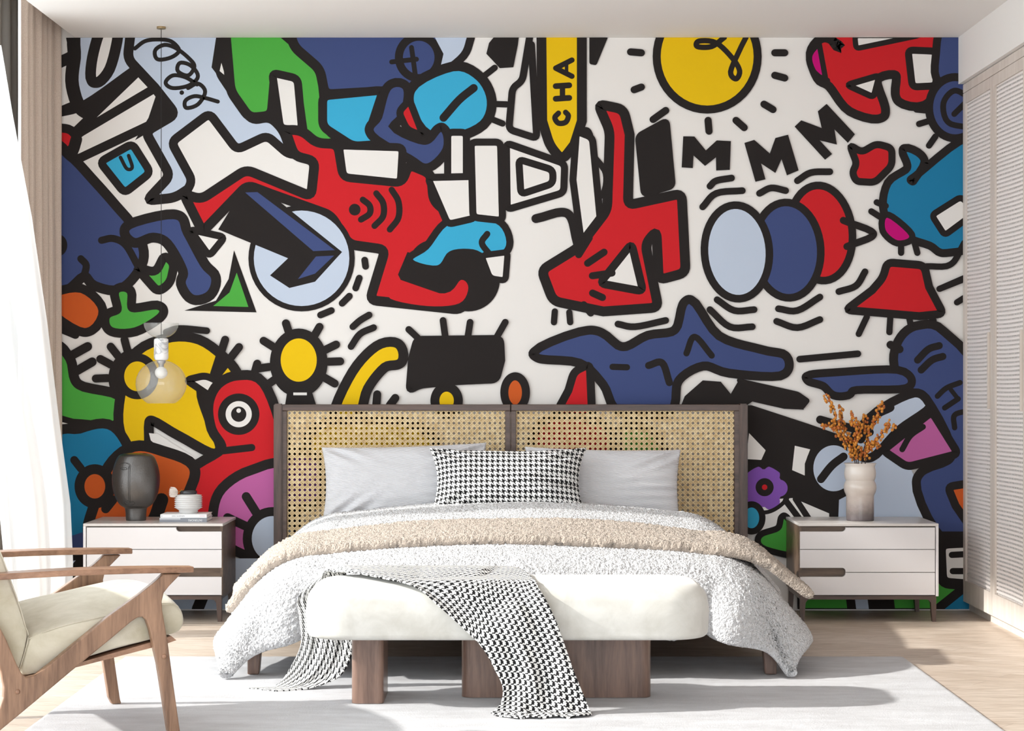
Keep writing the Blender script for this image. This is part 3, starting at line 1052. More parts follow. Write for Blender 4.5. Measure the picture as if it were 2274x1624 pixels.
# headboard: two framed halves between posts that turn forward
def half(x0, x1):
    z0, z1, fw = 0.20, 0.972, 0.030
    bm = bmesh.new()
    ya, yb = HY, HY + 0.035
    box(bm, x0, x1, ya, yb, z1 - fw, z1)
    box(bm, x0, x1, ya, yb, z0, z0 + fw)
    box(bm, x0, x0 + 0.024, ya, yb, z0 + fw, z1 - fw)
    box(bm, x1 - 0.024, x1, ya, yb, z0 + fw, z1 - fw)
    bmesh.ops.bevel(bm, geom=bm.edges[:], offset=0.002, segments=1, affect='EDGES')
    fr = finish('headboard_frame', bm, M_dark_x, bed)
    # six-way cane weave
    p = 0.0240
    cx0, cx1, cz0, cz1 = x0 + 0.022, x1 - 0.022, z0 + fw - 0.002, z1 - fw + 0.002
    bm = bmesh.new()
    w = 0.0050
    def strip(a, b, yo, ww):
        d = Vector((b[0] - a[0], 0, b[1] - a[1]))
        if d.length < 0.004:
            return
        d.normalize()
        n = Vector((-d.z, 0, d.x)) * ww / 2
        A, B = Vector((a[0], ya + 0.014 + yo, a[1])), Vector((b[0], ya + 0.014 + yo, b[1]))
        t = Vector((0, -0.0012, 0))
        v = [bm.verts.new(q) for q in (A + n, B + n, B + t, A + t, A - n, B - n)]
        bm.faces.new((v[3], v[2], v[1], v[0]))
        bm.faces.new((v[4], v[5], v[2], v[3]))
    nx, nz = int((cx1 - cx0) / p) + 1, int((cz1 - cz0) / p) + 1
    for i in range(nx + 1):
        for o in (-0.0033, 0.0033):
            x = cx0 + i * p + o
            if cx0 <= x <= cx1:
                strip((x, cz0), (x, cz1), 0.0, w)
    for j in range(nz + 1):
        for o in (-0.0033, 0.0033):
            z = cz1 - j * p + o
            if cz0 <= z <= cz1:
                strip((cx0, z), (cx1, z), -0.0012, w)
    def diag(sign):
        for k in range(-nz - 2, nx + nz + 3):
            c = (k + 0.5) * p
            # x - cx0 = c + sign * (cz1 - z)
            pts = []
            za, zb = 0.0, cz1 - cz0
            lo, hi = za, zb
            if sign > 0:
                lo, hi = max(lo, -c), min(hi, (cx1 - cx0) - c)
            else:
                lo, hi = max(lo, c - (cx1 - cx0)), min(hi, c)
            if hi - lo > 0.004:
                strip((cx0 + c + sign * lo, cz1 - lo), (cx0 + c + sign * hi, cz1 - hi), -0.0024 - 0.001 * (sign > 0), w * 1.05)
    diag(1)
    diag(-1)
    finish('cane_panel', bm, M_cane, fr)
half(HX0 + 0.038, -0.0075)
half(-0.0045, HX1 - 0.038)
for s, xo in ((1, HX0), (-1, HX1)):
    bm = bmesh.new()
    xa, xb = sorted((xo, xo + s * 0.040))
    box(bm, xa, xb, HY - 0.012, HY + 0.045, 0.0, 0.975)
    bmesh.ops.bevel(bm, geom=bm.edges[:], offset=0.005, segments=2, affect='EDGES')
    finish('headboard_post', bm, M_dark_z, bed)
boxes('side_rail', [(-0.965, -0.93, -2.06, HY, 0.158, 0.212)], M_dark_x, bed, 0.004)
boxes('side_rail', [(0.93, 0.965, -2.06, HY, 0.158, 0.212)], M_dark_x, bed, 0.004)
boxes('foot_rail', [(-0.968, 0.968, -2.10, -2.06, 0.158, 0.212)], M_bench_wood, bed, 0.004)
boxes('slat_base', [(-0.93, 0.93, -2.06, HY, 0.2125, 0.232)], M_dark_x, bed)
def taper_leg(x0, x1, y0, y1, z0, z1, inx, iny, name, material, parent):
    bm = bmesh.new()
    v = box(bm, x0, x1, y0, y1, z0, z1)
    for i in (0, 1, 2, 3):
        if inx > 0 and i in (1, 2) or inx < 0 and i in (0, 3):
            v[i].co.x -= inx
        if iny > 0 and i in (2, 3) or iny < 0 and i in (0, 1):
            v[i].co.y -= iny
    bmesh.ops.bevel(bm, geom=bm.edges[:], offset=0.003, segments=1, affect='EDGES')
    return finish(name, bm, material, parent)
taper_leg(-0.970, -0.912, -2.115, -2.055, 0.0136, 0.214, 0.016, 0.016, 'leg', M_bench_wood, bed)
taper_leg(0.912, 0.970, -2.115, -2.055, 0.0136, 0.214, -0.016, 0.016, 'leg', M_bench_wood, bed)

# mattress
bm = bmesh.new()
box(bm, -0.86, 0.86, -1.88, -0.13, 0.236, 0.385)
bmesh.ops.bevel(bm, geom=bm.edges[:], offset=0.05, segments=5, affect='EDGES')
o = finish('mattress', bm, M_sheet, smooth=True)
tag(o, 'thick white mattress on the walnut bed under the duvet', 'mattress')

# bedding drape
WT, YT, RB, PHI = 0.73, -1.92, 0.30, math.radians(52)
def drape_pt(a, b, lift=0.0, wob=1.0):
    """a: across (signed metres), b: along from y=-0.40 toward the foot"""
    y = -0.40 - b
    ea = max(abs(a) - WT, 0.0)
    eb = max(YT - y, 0.0)
    r = math.hypot(ea, eb)
    sg = 1 if a >= 0 else -1
    x = sg * min(abs(a), WT)
    yy = max(y, YT)
    f = min(1.0, abs(x) / WT)
    along = min(1.0, max(0.0, (-yy - 0.4) / 1.5))
    z = 0.508 - 0.045 * f * f - 0.080 * along ** 1.8
    ang = math.atan2(eb, ea) if r > 1e-6 else 0.0
    ang += 0.175 * min(1.0, r / 0.42) ** 2 * math.sin(4 * ang)
    if r > 1e-6:
        phi = PHI + (0.40 * math.sin(ang) ** 2)
        if ang > 0.2 and ang < 1.37:
            phi -= 0.10 * math.sin((ang - 0.2) / 1.17 * math.pi)
        th = min(r / RB, phi)
        h, v = RB * math.sin(th), RB * (1 - math.cos(th))
        s = max(0.0, r - RB * phi)
        h += s * math.cos(phi)
        v += s * math.sin(phi)
        # folds grow towards the hem
        g = min(1.0, r / 0.45) ** 1.5 * wob
        s1 = a * 6.3 + 1.1 * sg
        fold = 0.024 * math.sin(s1 * 1.3 + 0.6) * math.sin(ang) ** 2 + 0.020 * math.sin(y * 7.0 + 2.0 * sg) * math.cos(ang) ** 2
        # one deep pleat each side of the foot
        pl = math.exp(-((abs(a) - (0.79 if sg > 0 else 0.82) + 0.25 * eb) / 0.060) ** 2) * min(1.0, eb / 0.12)
        h = h + g * (fold - 0.10 * pl)
        z += 0.05 * g * pl
        x += sg * h * math.cos(ang)
        yy -= h * math.sin(ang)
        z -= v
    if wob:
        z += 0.010 * noise.noise(Vector((a * 2.2, b * 2.2, 3.0))) * wob
    return Vector((x, yy, max(z + lift, 0.016)))

def fluffy(base, nu, nv, amp, thick, seed):
    """closed shell of a soft cloth: offset along the normals, with a tufted upper face"""
    P = [[base(i / nu, j / nv) for i in range(nu + 1)] for j in range(nv + 1)]
    N = []
    for j in range(nv + 1):
        row = []
        for i in range(nu + 1):
            du = P[j][min(i + 1, nu)] - P[j][max(i - 1, 0)]
            dv = P[min(j + 1, nv)][i] - P[max(j - 1, 0)][i]
            n = du.cross(dv)
            if n.length < 1e-9:
                n = Vector((0, 0, 1))
            n.normalize()
            if n.z < 0 and abs(n.z) > 0.2:
                n = -n
            row.append(n)
        N.append(row)
    R = random.Random(seed)
    verts = []
    for j in range(nv + 1):
        for i in range(nu + 1):
            e = min(i / nu * 260, (nu - i) / nu * 260, j / nv * 230, (nv - j) / nv * 230) / 4.0
            k = min(1.0, e)
            puff = thick * (0.5 + 0.5 * math.sqrt(max(0.0, 1 - (1 - k) ** 2)))
            t = R.random()
            a = amp * (t * t * 1.6 - 0.3)
            jit = Vector((R.uniform(-1, 1), R.uniform(-1, 1), R.uniform(-1, 1))) * amp * 0.45
            verts.append(tuple(P[j][i] + N[j][i] * (puff + a) + jit))
    nb = len(verts)
    for j in range(nv + 1):
        for i in range(nu + 1):
            e = min(i / nu * 260, (nu - i) / nu * 260, j / nv * 230, (nv - j) / nv * 230) / 4.0
            k = min(1.0, e)
            verts.append(tuple(P[j][i] + N[j][i] * thick * 0.5 * (1 - math.sqrt(max(0.0, 1 - (1 - k) ** 2)))))
    idx = lambda i, j: j * (nu + 1) + i
    faces = []
    for j in range(nv):
        for i in range(nu):
            q = (idx(i, j), idx(i + 1, j), idx(i + 1, j + 1), idx(i, j + 1))
            faces.append(q[::-1])
            faces.append(tuple(nb + k for k in q))
    def rim(seq):
        for a, b in zip(seq, seq[1:]):
            faces.append((a, b, nb + b, nb + a))
    rim([idx(i, 0) for i in range(nu + 1)])
    rim([idx(nu, j) for j in range(nv + 1)])
    rim([idx(i, nv) for i in range(nu, -1, -1)])
    rim([idx(0, j) for j in range(nv, -1, -1)])
    me = bpy.data.meshes.new('cloth')
    me.from_pydata(verts, [], faces)
    return me

LA, LB = 1.21, 1.945
me = fluffy(lambda u, v: drape_pt((2 * u - 1) * LA, v * LB), 540, 430, 0.0038, 0.032, 3)
o = link_mesh('duvet', me, M_duvet, smooth=True)
tag(o, 'fluffy white duvet with corners hanging to the rug', 'duvet')

def blanket(b0, b1, la0, la1, lift, seed):
    def fn(u, v):
        t = 2 * u - 1
        la = la0 if t < 0 else la1
        b = b0 + (b1 - b0) * v
        P = drape_pt(t * la, b, 0.0, 1.0)
        n = Vector((t * 0.75 if abs(t) > 0.6 else t * 0.2, -0.05, 1)).normalized()
        P.x += 0.03 * (t > 0) * max(0.0, t - 0.7) / 0.3
        P.z += (0.085 if t > 0 else 0.03) * max(0.0, abs(t) - 0.65) / 0.35
        return P + n * lift
    return fn
me = fluffy(blanket(1.00, 1.43, 1.17, 1.17, 0.026, 1), 420, 80, 0.0038, 0.040, 5)
ob = link_mesh('throw_blanket', me, M_blanket, smooth=True)
tag(ob, 'beige fluffy blanket folded across the white duvet', 'blanket')

# ------------------------------------------------------------------ pillows
def pillow(name, cx, cy, cz, w, h, t, lean, yaw, roll, material, seed, uvm=None, pin=0.07, wr=1.0):
    nu, nv = 110, 70
    verts, faces, uvs = [], [], []
    def P(u, v, side):
        au, av = abs(u), abs(v)
        x = u * w / 2 * (1 - pin * (1 - av ** 2.0) * au ** 3)
        z = v * h / 2 * (1 - pin * 1.3 * (1 - au ** 2.0) * av ** 3)
        th = t / 2 * max(0.0, (1 - au ** 3.2)) ** 0.55 * max(0.0, (1 - av ** 3.2)) ** 0.55
        n = noise.noise(Vector((u * 1.4 + seed, v * 1.4, side))) * 0.16 + noise.noise(Vector((u * 3 + seed, v * 6, side))) * 0.08 * wr
        cr = 0.0
        for (px, py, ang, ln_) in ((0.82, 0.80, 0.75, 0.5), (-0.84, 0.78, 2.3, 0.4), (0.80, -0.1, 0.15, 0.5), (-0.7, -0.75, -2.2, 0.4)):
            dx, dz = u - px, v - py
            al = dx * math.cos(ang) + dz * math.sin(ang)
            ac = -dx * math.sin(ang) + dz * math.cos(ang)
            cr += math.exp(-(al / ln_) ** 2) * math.sin(ac * 26) * math.exp(-(ac / 0.28) ** 2)
        th *= 1 + n
        y = -side * (th + 0.011 * cr * wr * (th > 0.01) * min(1, th / 0.03))
        return Vector((x, y, z))
    M = Matrix.Translation((cx, cy, cz)) @ Matrix.Rotation(yaw, 4, 'Z') @ Matrix.Rotation(lean, 4, 'X') @ Matrix.Rotation(roll, 4, 'Y')
    for side in (1, -1):
        base = len(verts)
        for j in range(nv + 1):
            for i in range(nu + 1):
                u, v = math.sin((i / nu - 0.5) * math.pi) * 0.5 + (2 * i / nu - 1) * 0.5, math.sin((j / nv - 0.5) * math.pi) * 0.5 + (2 * j / nv - 1) * 0.5
                verts.append(tuple(M @ P(u, v, side)))
                uvs.append((u * w / 2 + 5, v * h / 2 + 5))
        for j in range(nv):
            for i in range(nu):
                a = base + j * (nu + 1) + i
                q = (a, a + 1, a + nu + 2, a + nu + 1)
                faces.append(q if side > 0 else q[::-1])
    me = bpy.data.meshes.new(name)
    me.from_pydata(verts, [], faces)
    uv = me.uv_layers.new(name='UVMap')
    for li, l in enumerate(me.loops):
        uv.data[li].uv = uvs[l.vertex_index]
    bm = bmesh.new()
    bm.from_mesh(me)
    bmesh.ops.remove_doubles(bm, verts=bm.verts[:], dist=0.0003)
    bm.to_mesh(me)
    bm.free()
    return link_mesh(name, me, material, smooth=True)
G = 'grey pillows against the headboard'
o = pillow('pillow', -0.492, -0.26, 0.615, 0.76, 0.36, 0.15, -0.30, 0.0, -0.03, M_pillow, 1, pin=0.05)
tag(o, 'plain grey knit pillow leaning on the left half of the cane headboard', 'pillow', G)
o = pillow('pillow', 0.415, -0.26, 0.600, 0.72, 0.36, 0.15, -0.30, 0.0, 0.02, M_pillow, 2.7, pin=0.05)
tag(o, 'plain grey knit pillow leaning on the right half of the cane headboard', 'pillow', G)
o = pillow('throw_pillow', -0.018, -0.43, 0.625, 0.715, 0.335, 0.17, -0.38, 0.0, 0.0, M_hound_pillow, 5.1, pin=0.11, wr=1.3)
tag(o, 'black and white houndstooth pillow in front of the two grey ones', 'pillow')

# ------------------------------------------------------------------ nightstands
def nightstand(x0, x1, mirror, label):
    yb, yf = -0.025, -0.455
    root = thing('nightstand', ((x0 + x1) / 2, (yb + yf) / 2, 0), label, 'nightstand', 'white nightstands beside the bed')
    zt, zb = 0.4425, 0.118
    mx = (lambda x: x0 + x1 - x) if mirror else (lambda x: x)
    def bb(xa, xb, *r):
        a, b = sorted((mx(xa), mx(xb)))
        return (a, b) + r
    # xa side: open walnut side, xb side: white panel (unmirrored = right one)
    boxes('top', [bb(x0, x1, yf, yb, zt - 0.012, zt)], M_stone, root, 0.0015)
    boxes('side_panel', [bb(x1 - 0.012, x1, yf, yb, zb - 0.002, zt - 0.012)], M_lacquer, root, 0.001)
    boxes('body', [bb(x0 + 0.002, x0 + 0.014, yf + 0.012, yb, zb, zt - 0.012), bb(x0 + 0.014, x1 - 0.012, yf + 0.026, yb, zb, zt - 0.012)], M_night, root)
    fx0, fx1 = x0 + 0.006, x1 - 0.016
    cut = x0 + 0.210
    zs = [(0.3275, 0.4250, 'top'), (0.2245, 0.3245, 'mid'), (0.1215, 0.2215, 'low')]
    hgt = 0.019
    for za, zc, kind in zs:
        def arc(cx, cz, r, a0, a1):
            return [(cx + r * math.cos(a0 + (a1 - a0) * k / 6), cz + r * math.sin(a0 + (a1 - a0) * k / 6)) for k in range(7)]
        r = 0.016
        if kind in ('top', 'low'):
            poly = [(fx0, za), (fx1, za), (fx1, zc)] + [(cut + 0.0, zc)] + arc(cut - 0.0, zc - r + 0.0, r, math.pi / 2, math.pi / 2)[:0]
            poly += [(cut, zc - (hgt - r))] + arc(cut - r, zc - (hgt - r), r, 0, -math.pi / 2)[0:] + [(fx0, zc - hgt)]
        else:
            poly = [(fx0, za + hgt)] + arc(cut - r, za + hgt - r, r, math.pi / 2, 0) + [(cut, za), (fx1, za), (fx1, zc), (fx0, zc)]
        bm = bmesh.new()
        prism(bm, poly, lambda a, b, t: Vector((mx(a), t, b)), yf + 0.002, yf + 0.020)
        finish('drawer', bm, M_lacquer, root)
    # base rail and legs
    bm = bmesh.new()
    box(bm, x0 + 0.008, x1 - 0.008, yf + 0.012, yf + 0.036, 0.100, 0.117)
    box(bm, x0 + 0.008, x1 - 0.008, yb - 0.036, yb - 0.012, 0.100, 0.117)
    box(bm, x0 + 0.008, x0 + 0.032, yf + 0.036, yb - 0.036, 0.100, 0.117)
    box(bm, x1 - 0.032, x1 - 0.008, yf + 0.036, yb - 0.036, 0.100, 0.117)
    finish('base_rail', bm, M_dark_x, root)
    for sx in (0, 1):
        for sy in (0, 1):
            xa = (x0 + 0.008) if sx == 0 else (x1 - 0.008 - 0.030)
            ya = (yf + 0.012) if sy == 0 else (yb - 0.042)
            bm = bmesh.new()
            inn = 1 if sx == 0 else -1
            xe = x0 + 0.008 if sx == 0 else x1 - 0.008
            prof = [(0, 0), (0.017, 0), (0.024, 0.085), (0.032, 0.097), (0.045, 0.1005), (0, 0.1005)]
            prism(bm, [(xe + inn * a, b) for a, b in prof], lambda a, b, t: Vector((a, t, b)), ya, ya + 0.028)
            finish('leg', bm, M_dark_z, root)
    return root
nightstand(-1.925, -1.298, True, 'white three-drawer nightstand left of the bed under the dark face vase')
nightstand(1.288, 1.915, False, 'white three-drawer nightstand right of the bed under the berry vase')
NZ = 0.4425

# ------------------------------------------------------------------ things on the left nightstand
def Zp(py, y):
    return CAMZ - (py - CY) * (y - CAMY) / F
fy = -0.26
fd = (fy - CAMY) / F
fx = (302 - CX) * fd
face = thing('face_vase', (fx, fy, NZ), 'dark metallic ceramic vase shaped like a head with an engraved face', 'vase')
prof_px = [(18, 1155.5), (22, 1155), (23, 1140), (24, 1131), (26, 1127), (36, 1120), (45, 1105), (51, 1085), (53, 1062), (50, 1040), (44, 1022), (38, 1012), (28, 1007.5), (12, 1006), (6, 1006)]
zshift = NZ + 0.0005 - Zp(1155.5, fy)
def fprof(scale=1.0):
    pts = catmull([(r * fd, 0, Zp(p, fy) + zshift) for r, p in prof_px], 5)
    return [(max(p.x, 0.001), p.z) for p in pts]
bm = bmesh.new()
lathe(bm, fprof(), fx, fy, 64, 1.0, 0.80)
finish('body', bm, M_sculpt, face, smooth=True)
FP = fprof()
def on_face(px, py):
    """point on the front of the vase under the given place of its face"""
    x = (px - CX) * fd
    z = Zp(py, fy) + zshift
    R = 0.01
    for (r0, z0), (r1, z1) in zip(FP, FP[1:]):
        if min(z0, z1) <= z <= max(z0, z1) and abs(z1 - z0) > 1e-6:
            R = r0 + (r1 - r0) * (z - z0) / (z1 - z0)
    dx = min(0.98, abs(x - fx) / R)
    return Vector((x, fy - 0.80 * R * math.sqrt(1 - dx * dx) - 0.0004, z))
bm = bmesh.new()
def fl(pts, r=0.0011):
    tube(bm, [on_face(p.x, p.y) for p in catmull([(240 + a / 9.02, 990 + b / 9.02, 0) for a, b in pts], 8)], r, 6)
fl([(275, 375), (320, 340), (390, 328), (450, 345), (490, 380), (480, 480)])
fl([(480, 400), (476, 700), (472, 1070)])
fl([(400, 328), (470, 335), (512, 380), (510, 500), (500, 1060), (480, 1088), (430, 1078)])
fl([(300, 440), (340, 420), (400, 420), (450, 445), (400, 465), (350, 460), (300, 440)])
fl([(350, 440), (365, 470), (385, 460), (390, 435)])
fl([(365, 1115), (400, 1100), (440, 1115), (475, 1130), (510, 1110), (550, 1095), (590, 1130), (550, 1165), (480, 1180), (410, 1165), (365, 1115)])
fl([(400, 1120), (470, 1138), (550, 1118)])
finish('face_line', bm, M_sculpt_line, face, smooth=True)

# books
by = -0.36
bd = (by - CAMY) / F
def book(px0, px1, z0, z1, depth, cover, label, gr, yoff=0.0, second=None):
    x0, x1 = (px0 - CX) * bd, (px1 - CX) * bd
    ya, yb = by + yoff, by + yoff + depth
    root = thing('book', ((x0 + x1) / 2, (ya + yb) / 2, z0), label, 'book', gr)
    t = 0.0022
    boxes('cover', [(x0, x1, ya, yb, z0, z0 + t), (x0, x1, ya, yb, z1 - t, z1), (x0, x1, ya, ya + t, z0 + t, z1 - t)], cover, root, 0.0004, 1)
    boxes('pages', [(x0 + 0.003, x1 - 0.003, ya + t, yb - 0.004, z0 + t, z1 - t)], M_paper, root)
    return root, x0, x1, ya
def text(body, x, z, y, size, material, parent, name='title', flip=False, width=None):
    cu = bpy.data.curves.new(name, 'FONT')
    cu.body = body
    cu.size = size
    cu.align_x = 'CENTER'
    cu.align_y = 'CENTER'
    cu.extrude = 0.0001
    to = bpy.data.objects.new(name, cu)
    COL.objects.link(to)
    dg = bpy.context.evaluated_depsgraph_get()
    me = bpy.data.meshes.new_from_object(to.evaluated_get(dg))
    COL.objects.unlink(to)
    bpy.data.objects.remove(to)
    xs = [q.co.x for q in me.vertices]
    sx = width / (max(xs) - min(xs)) if width else 1
    R = Matrix.Translation((x, y, z)) @ Matrix.Rotation(math.pi / 2, 4, 'X') @ Matrix.Rotation(math.pi if flip else 0, 4, 'Z') @ Matrix.Diagonal((sx, 1, 1, 1))
    me.transform(R)
    return link_mesh(name, me, material, parent)
b1, x0, x1, ya = book(354, 459.5, NZ, NZ + 0.0185, 0.175, M_cover_g, 'grey-spined book lying under the white book on the nightstand', 'books under the ribbed vase')
text('INTERIORS', (423.5 + 10 - CX) * bd, NZ + 0.0080, ya - 0.0003, 0.0135, M_ink_w, b1, flip=True, width=0.062)
boxes('cover_band', [(x0 + 0.0005, x0 + 0.095, ya - 0.0004, ya, NZ + 0.0115, NZ + 0.0178)], M_cover_lg, b1)
b2, x0, x1, ya = book(356, 459, NZ + 0.0187, NZ + 0.0345, 0.17, M_cover_w, 'white-spined book on top of the grey one under the ribbed vase', 'books under the ribbed vase')
text('EERO SAARINEN', (396 - CX) * bd, NZ + 0.0266, ya - 0.0003, 0.0090, M_ink, b2, width=0.058)
text('C', (359.5 - CX) * bd, NZ + 0.0266, ya - 0.0003, 0.0105, M_ink_b, b2, name='emblem')
boxes('imprint', [((443 - CX) * bd, (455 - CX) * bd, ya - 0.0004, ya, NZ + 0.0258, NZ + 0.0274)], M_ink_r, b2)
# ribbed vase
vy = -0.27
vd = (vy - CAMY) / F
vx = (418.5 - CX) * vd
zb0 = NZ + 0.0347
rv = thing('ribbed_vase', (vx, vy, zb0), 'small pale vase with stacked ribs and a dark glass rim', 'vase')
k = vd
prof = [(0.5 * k, 0), (20 * k, 0), (21 * k, 3 * k), (20.5 * k, 6 * k), (29 * k, 11.5 * k)]
z = 11.5
for i in range(6):
    prof += [(31 * k, (z + 0.8) * k), (31 * k, (z + 1.6) * k), (28.0 * k, (z + 2.9) * k), (28.2 * k, (z + 3.6) * k)]
    z += 4.6
prof += [(30 * k, (z + .3) * k), (29 * k, (z + 1.2) * k), (20 * k, (z + 2.6) * k), (19.5 * k, (z + 3) * k), (12 * k, (z + 3) * k)]
bm = bmesh.new()
lathe(bm, [(r, zb0 + zz) for r, zz in prof], vx, vy, 56)
finish('body', bm, M_rib, rv, smooth=True)
bm = bmesh.new()
zr = zb0 + (z + 3) * k
lathe(bm, [(18.5 * k, zr), (19 * k, zr + 0.5 * k), (19 * k, zr + 7.0 * k), (18 * k, zr + 7.6 * k), (16.8 * k, zr + 7.2 * k), (16.8 * k, zr + 0.6 * k), (16 * k, zr)], vx, vy, 56, cap=False)
finish('rim', bm, M_smoke, rv, smooth=True)
# protea-like dry flower
fc = Vector(((391 - CX) * vd, vy - 0.03, Zp(1093, vy)))
fl_o = thing('dried_flower', fc, 'dry white spiky flower leaning out of the ribbed vase', 'flower')
bm = bmesh.new()
ax = Vector((-0.85, -0.3, 0.05)).normalized()
s1 = ax.cross(Vector((0, 0, 1))).normalized()
s2 = ax.cross(s1)
for ring, (rr, ln_, n) in enumerate(((0.016, 0.034, 24), (0.012, 0.037, 20), (0.008, 0.038, 14), (0.003, 0.038, 8))):
    for i in range(n):
        a = 2 * math.pi * i / n + ring * 0.3
        d = (s1 * math.cos(a) + s2 * math.sin(a))
        p0 = fc - ax * 0.012 + d * rr * 0.5
        p1 = fc + ax * 0.002 + d * rr * 1.35
        p2 = fc - ax * 0.012 + ax * ln_ + d * rr * (1.1 + 0.5 * rnd.random())
        tube(bm, catmull([p0, p1, p2], 4), [0.0008, 0.0015, 0.0018, 0.0018, 0.0016, 0.0014, 0.0011, 0.0007, 0.0003], 5)
bmesh.ops.create_icosphere(bm, subdivisions=2, radius=0.012, matrix=Matrix.Translation(fc - ax * 0.002))
finish('bloom', bm, M_petal, fl_o, smooth=True)
bm = bmesh.new()
tube(bm, catmull([fc - ax * 0.012, fc - ax * 0.022 + Vector((0, 0, 0.004)), Vector((vx - 0.028, vy, zr + 0.017)), Vector((vx - 0.022, vy, zr - 0.02))], 6), 0.0012, 6)
finish('stem', bm, M_stem_y, fl_o, smooth=True)

# ------------------------------------------------------------------ glazed vase with berry sprigs
gy = -0.26
gd = (gy - CAMY) / F
gx = (1910 - CX) * gd
gv = thing('glazed_vase', (gx, gy, NZ), 'tall waisted vase with pink glaze fading to grey at the foot', 'vase')
pp = [(29.0, 0), (30.5, 1.5), (30.8, 20), (30.6, 50), (31.5, 57), (34.2, 63), (36.0, 71), (35.5, 79), (33.2, 85), (31.6, 88.5), (33.0, 92), (34.5, 98), (35.0, 105), (34.0, 113), (32.4, 118.5), (33.6, 123), (36.0, 127)]
inn = [(34.2, 127), (31.6, 122), (30, 118), (30, 60), (28, 8)]
bm = bmesh.new()
q = catmull([(r * gd, 0, NZ + 0.0005 + h * gd) for r, h in pp], 3)
lathe(bm, [(p.x, p.z) for p in q] + [(r * gd, NZ + h * gd) for r, h in inn], gx, gy, 64)
finish('body', bm, M_vase, gv, smooth=True)
ztop = NZ + 127 * gd

me_b = bpy.data.meshes.new('berry')
bm = bmesh.new()
bmesh.ops.create_uvsphere(bm, u_segments=12, v_segments=8, radius=1.0)
bm.to_mesh(me_b)
bm.free()
for p in me_b.polygons:
    p.use_smooth = True
me_b.materials.append(M_berry)
me_b2 = me_b.copy()
me_b2.materials.clear()
me_b2.materials.append(M_berry2)

def sprig(main, twigs, y0, y1, label, n_berries, seed):
    R = random.Random(seed)
    def at(px, py, t):
        return W(px, py, gy + y0 + (y1 - y0) * t)
    root = thing('berry_sprig', (gx, gy, ztop - 0.06), label, 'berry sprig', 'orange berry sprigs in the glazed vase')
    pts = [Vector((gx + (at(*main[0], 0).x - gx) * 0.7, gy + y0 * 0.3, ztop - 0.09))]
    n = len(main)
    pts += [at(p[0], p[1], i / max(1, n - 1)) for i, p in enumerate(main)]
    mp = catmull(pts, 8)
    bm = bmesh.new()
    tube(bm, mp, [0.0024 - 0.0016 * i / len(mp) for i in range(len(mp))], 6)
    paths = [mp[8:]]
    for tw in twigs:
        tp = catmull([at(p[0], p[1], tw[0]) for p in tw[1:]], 6)
        tube(bm, tp, 0.0010, 5)
        paths.append(tp)
    berries = []
    tot = sum((b - a).length for P in paths for a, b in zip(P, P[1:]))
    step = tot / n_berries
    for pi, P in enumerate(paths):
        acc = R.random() * step
        for a, b in zip(P, P[1:]):
            d = b - a
            L = d.length
            while acc < L:
                c = a + d * (acc / L)
                acc += step
                if pi == 0 and c.z < ztop + 0.004:
                    continue
                ang = R.uniform(0, 2 * math.pi)
                t = d.normalized()
                s = t.cross(Vector((0, 1, 0.01))).normalized()
                u = t.cross(s)
                off = (s * math.cos(ang) + u * math.sin(ang)) * R.uniform(0.006, 0.016)
                e = c + off + t * 0.004
                tube(bm, [c, e], 0.0005, 4)
                berries.append((e, R.uniform(0.0050, 0.0072)))
            acc -= L
    finish('stem', bm, M_twig, root, smooth=True)
    loc = root.location
    for e, r in berries:
        o = bpy.data.objects.new('berry', me_b if R.random() < 0.7 else me_b2)
        COL.objects.link(o)
        o.parent = root
        o.location = e - loc
        o.scale = (r, r, r * 1.15)
sprig([(1898, 1024), (1884, 995), (1866, 960), (1852, 920), (1842, 892), (1834, 878)], [(0.6, (1862, 955), (1845, 945), (1832, 942), (1827, 948)), (0.5, (1850, 915), (1848, 900))], -0.005, -0.03, 'tallest berry sprig, leaning to the left edge of the vase', 88, 1)
sprig([(1902, 1024), (1888, 990), (1878, 955), (1870, 925), (1868, 902)], [(0.5, (1880, 960), (1862, 945), (1848, 938)), (0.4, (1888, 985), (1872, 975), (1862, 965))], 0.01, 0.02, 'berry sprig just right of the tallest one in the glazed vase', 82, 2)
sprig([(1906, 1024), (1902, 985), (1898, 950), (1894, 915)], [(0.4, (1902, 980), (1908, 955), (1912, 940)), (0.6, (1898, 950), (1888, 935))], 0.0, -0.02, 'upright berry sprig rising from the middle of the glazed vase', 86, 3)
sprig([(1914, 1024), (1920, 990), (1932, 960), (1944, 930), (1958, 900)], [(0.5, (1928, 965), (1920, 940), (1920, 922)), (0.6, (1940, 940), (1948, 925)), (0.8, (1952, 912), (1964, 896))], 0.015, 0.03, 'berry sprig leaning right with its tip above the other right one', 84, 4)
sprig([(1922, 1024), (1930, 1000), (1948, 978), (1968, 955), (1990, 948)], [(0.5, (1945, 980), (1935, 990), (1955, 992)), (0.7, (1965, 958), (1968, 942), (1975, 938)), (0.3, (1930, 1000), (1932, 980))], -0.01, -0.02, 'lowest berry sprig, spreading farthest to the right of the vase', 84, 5)

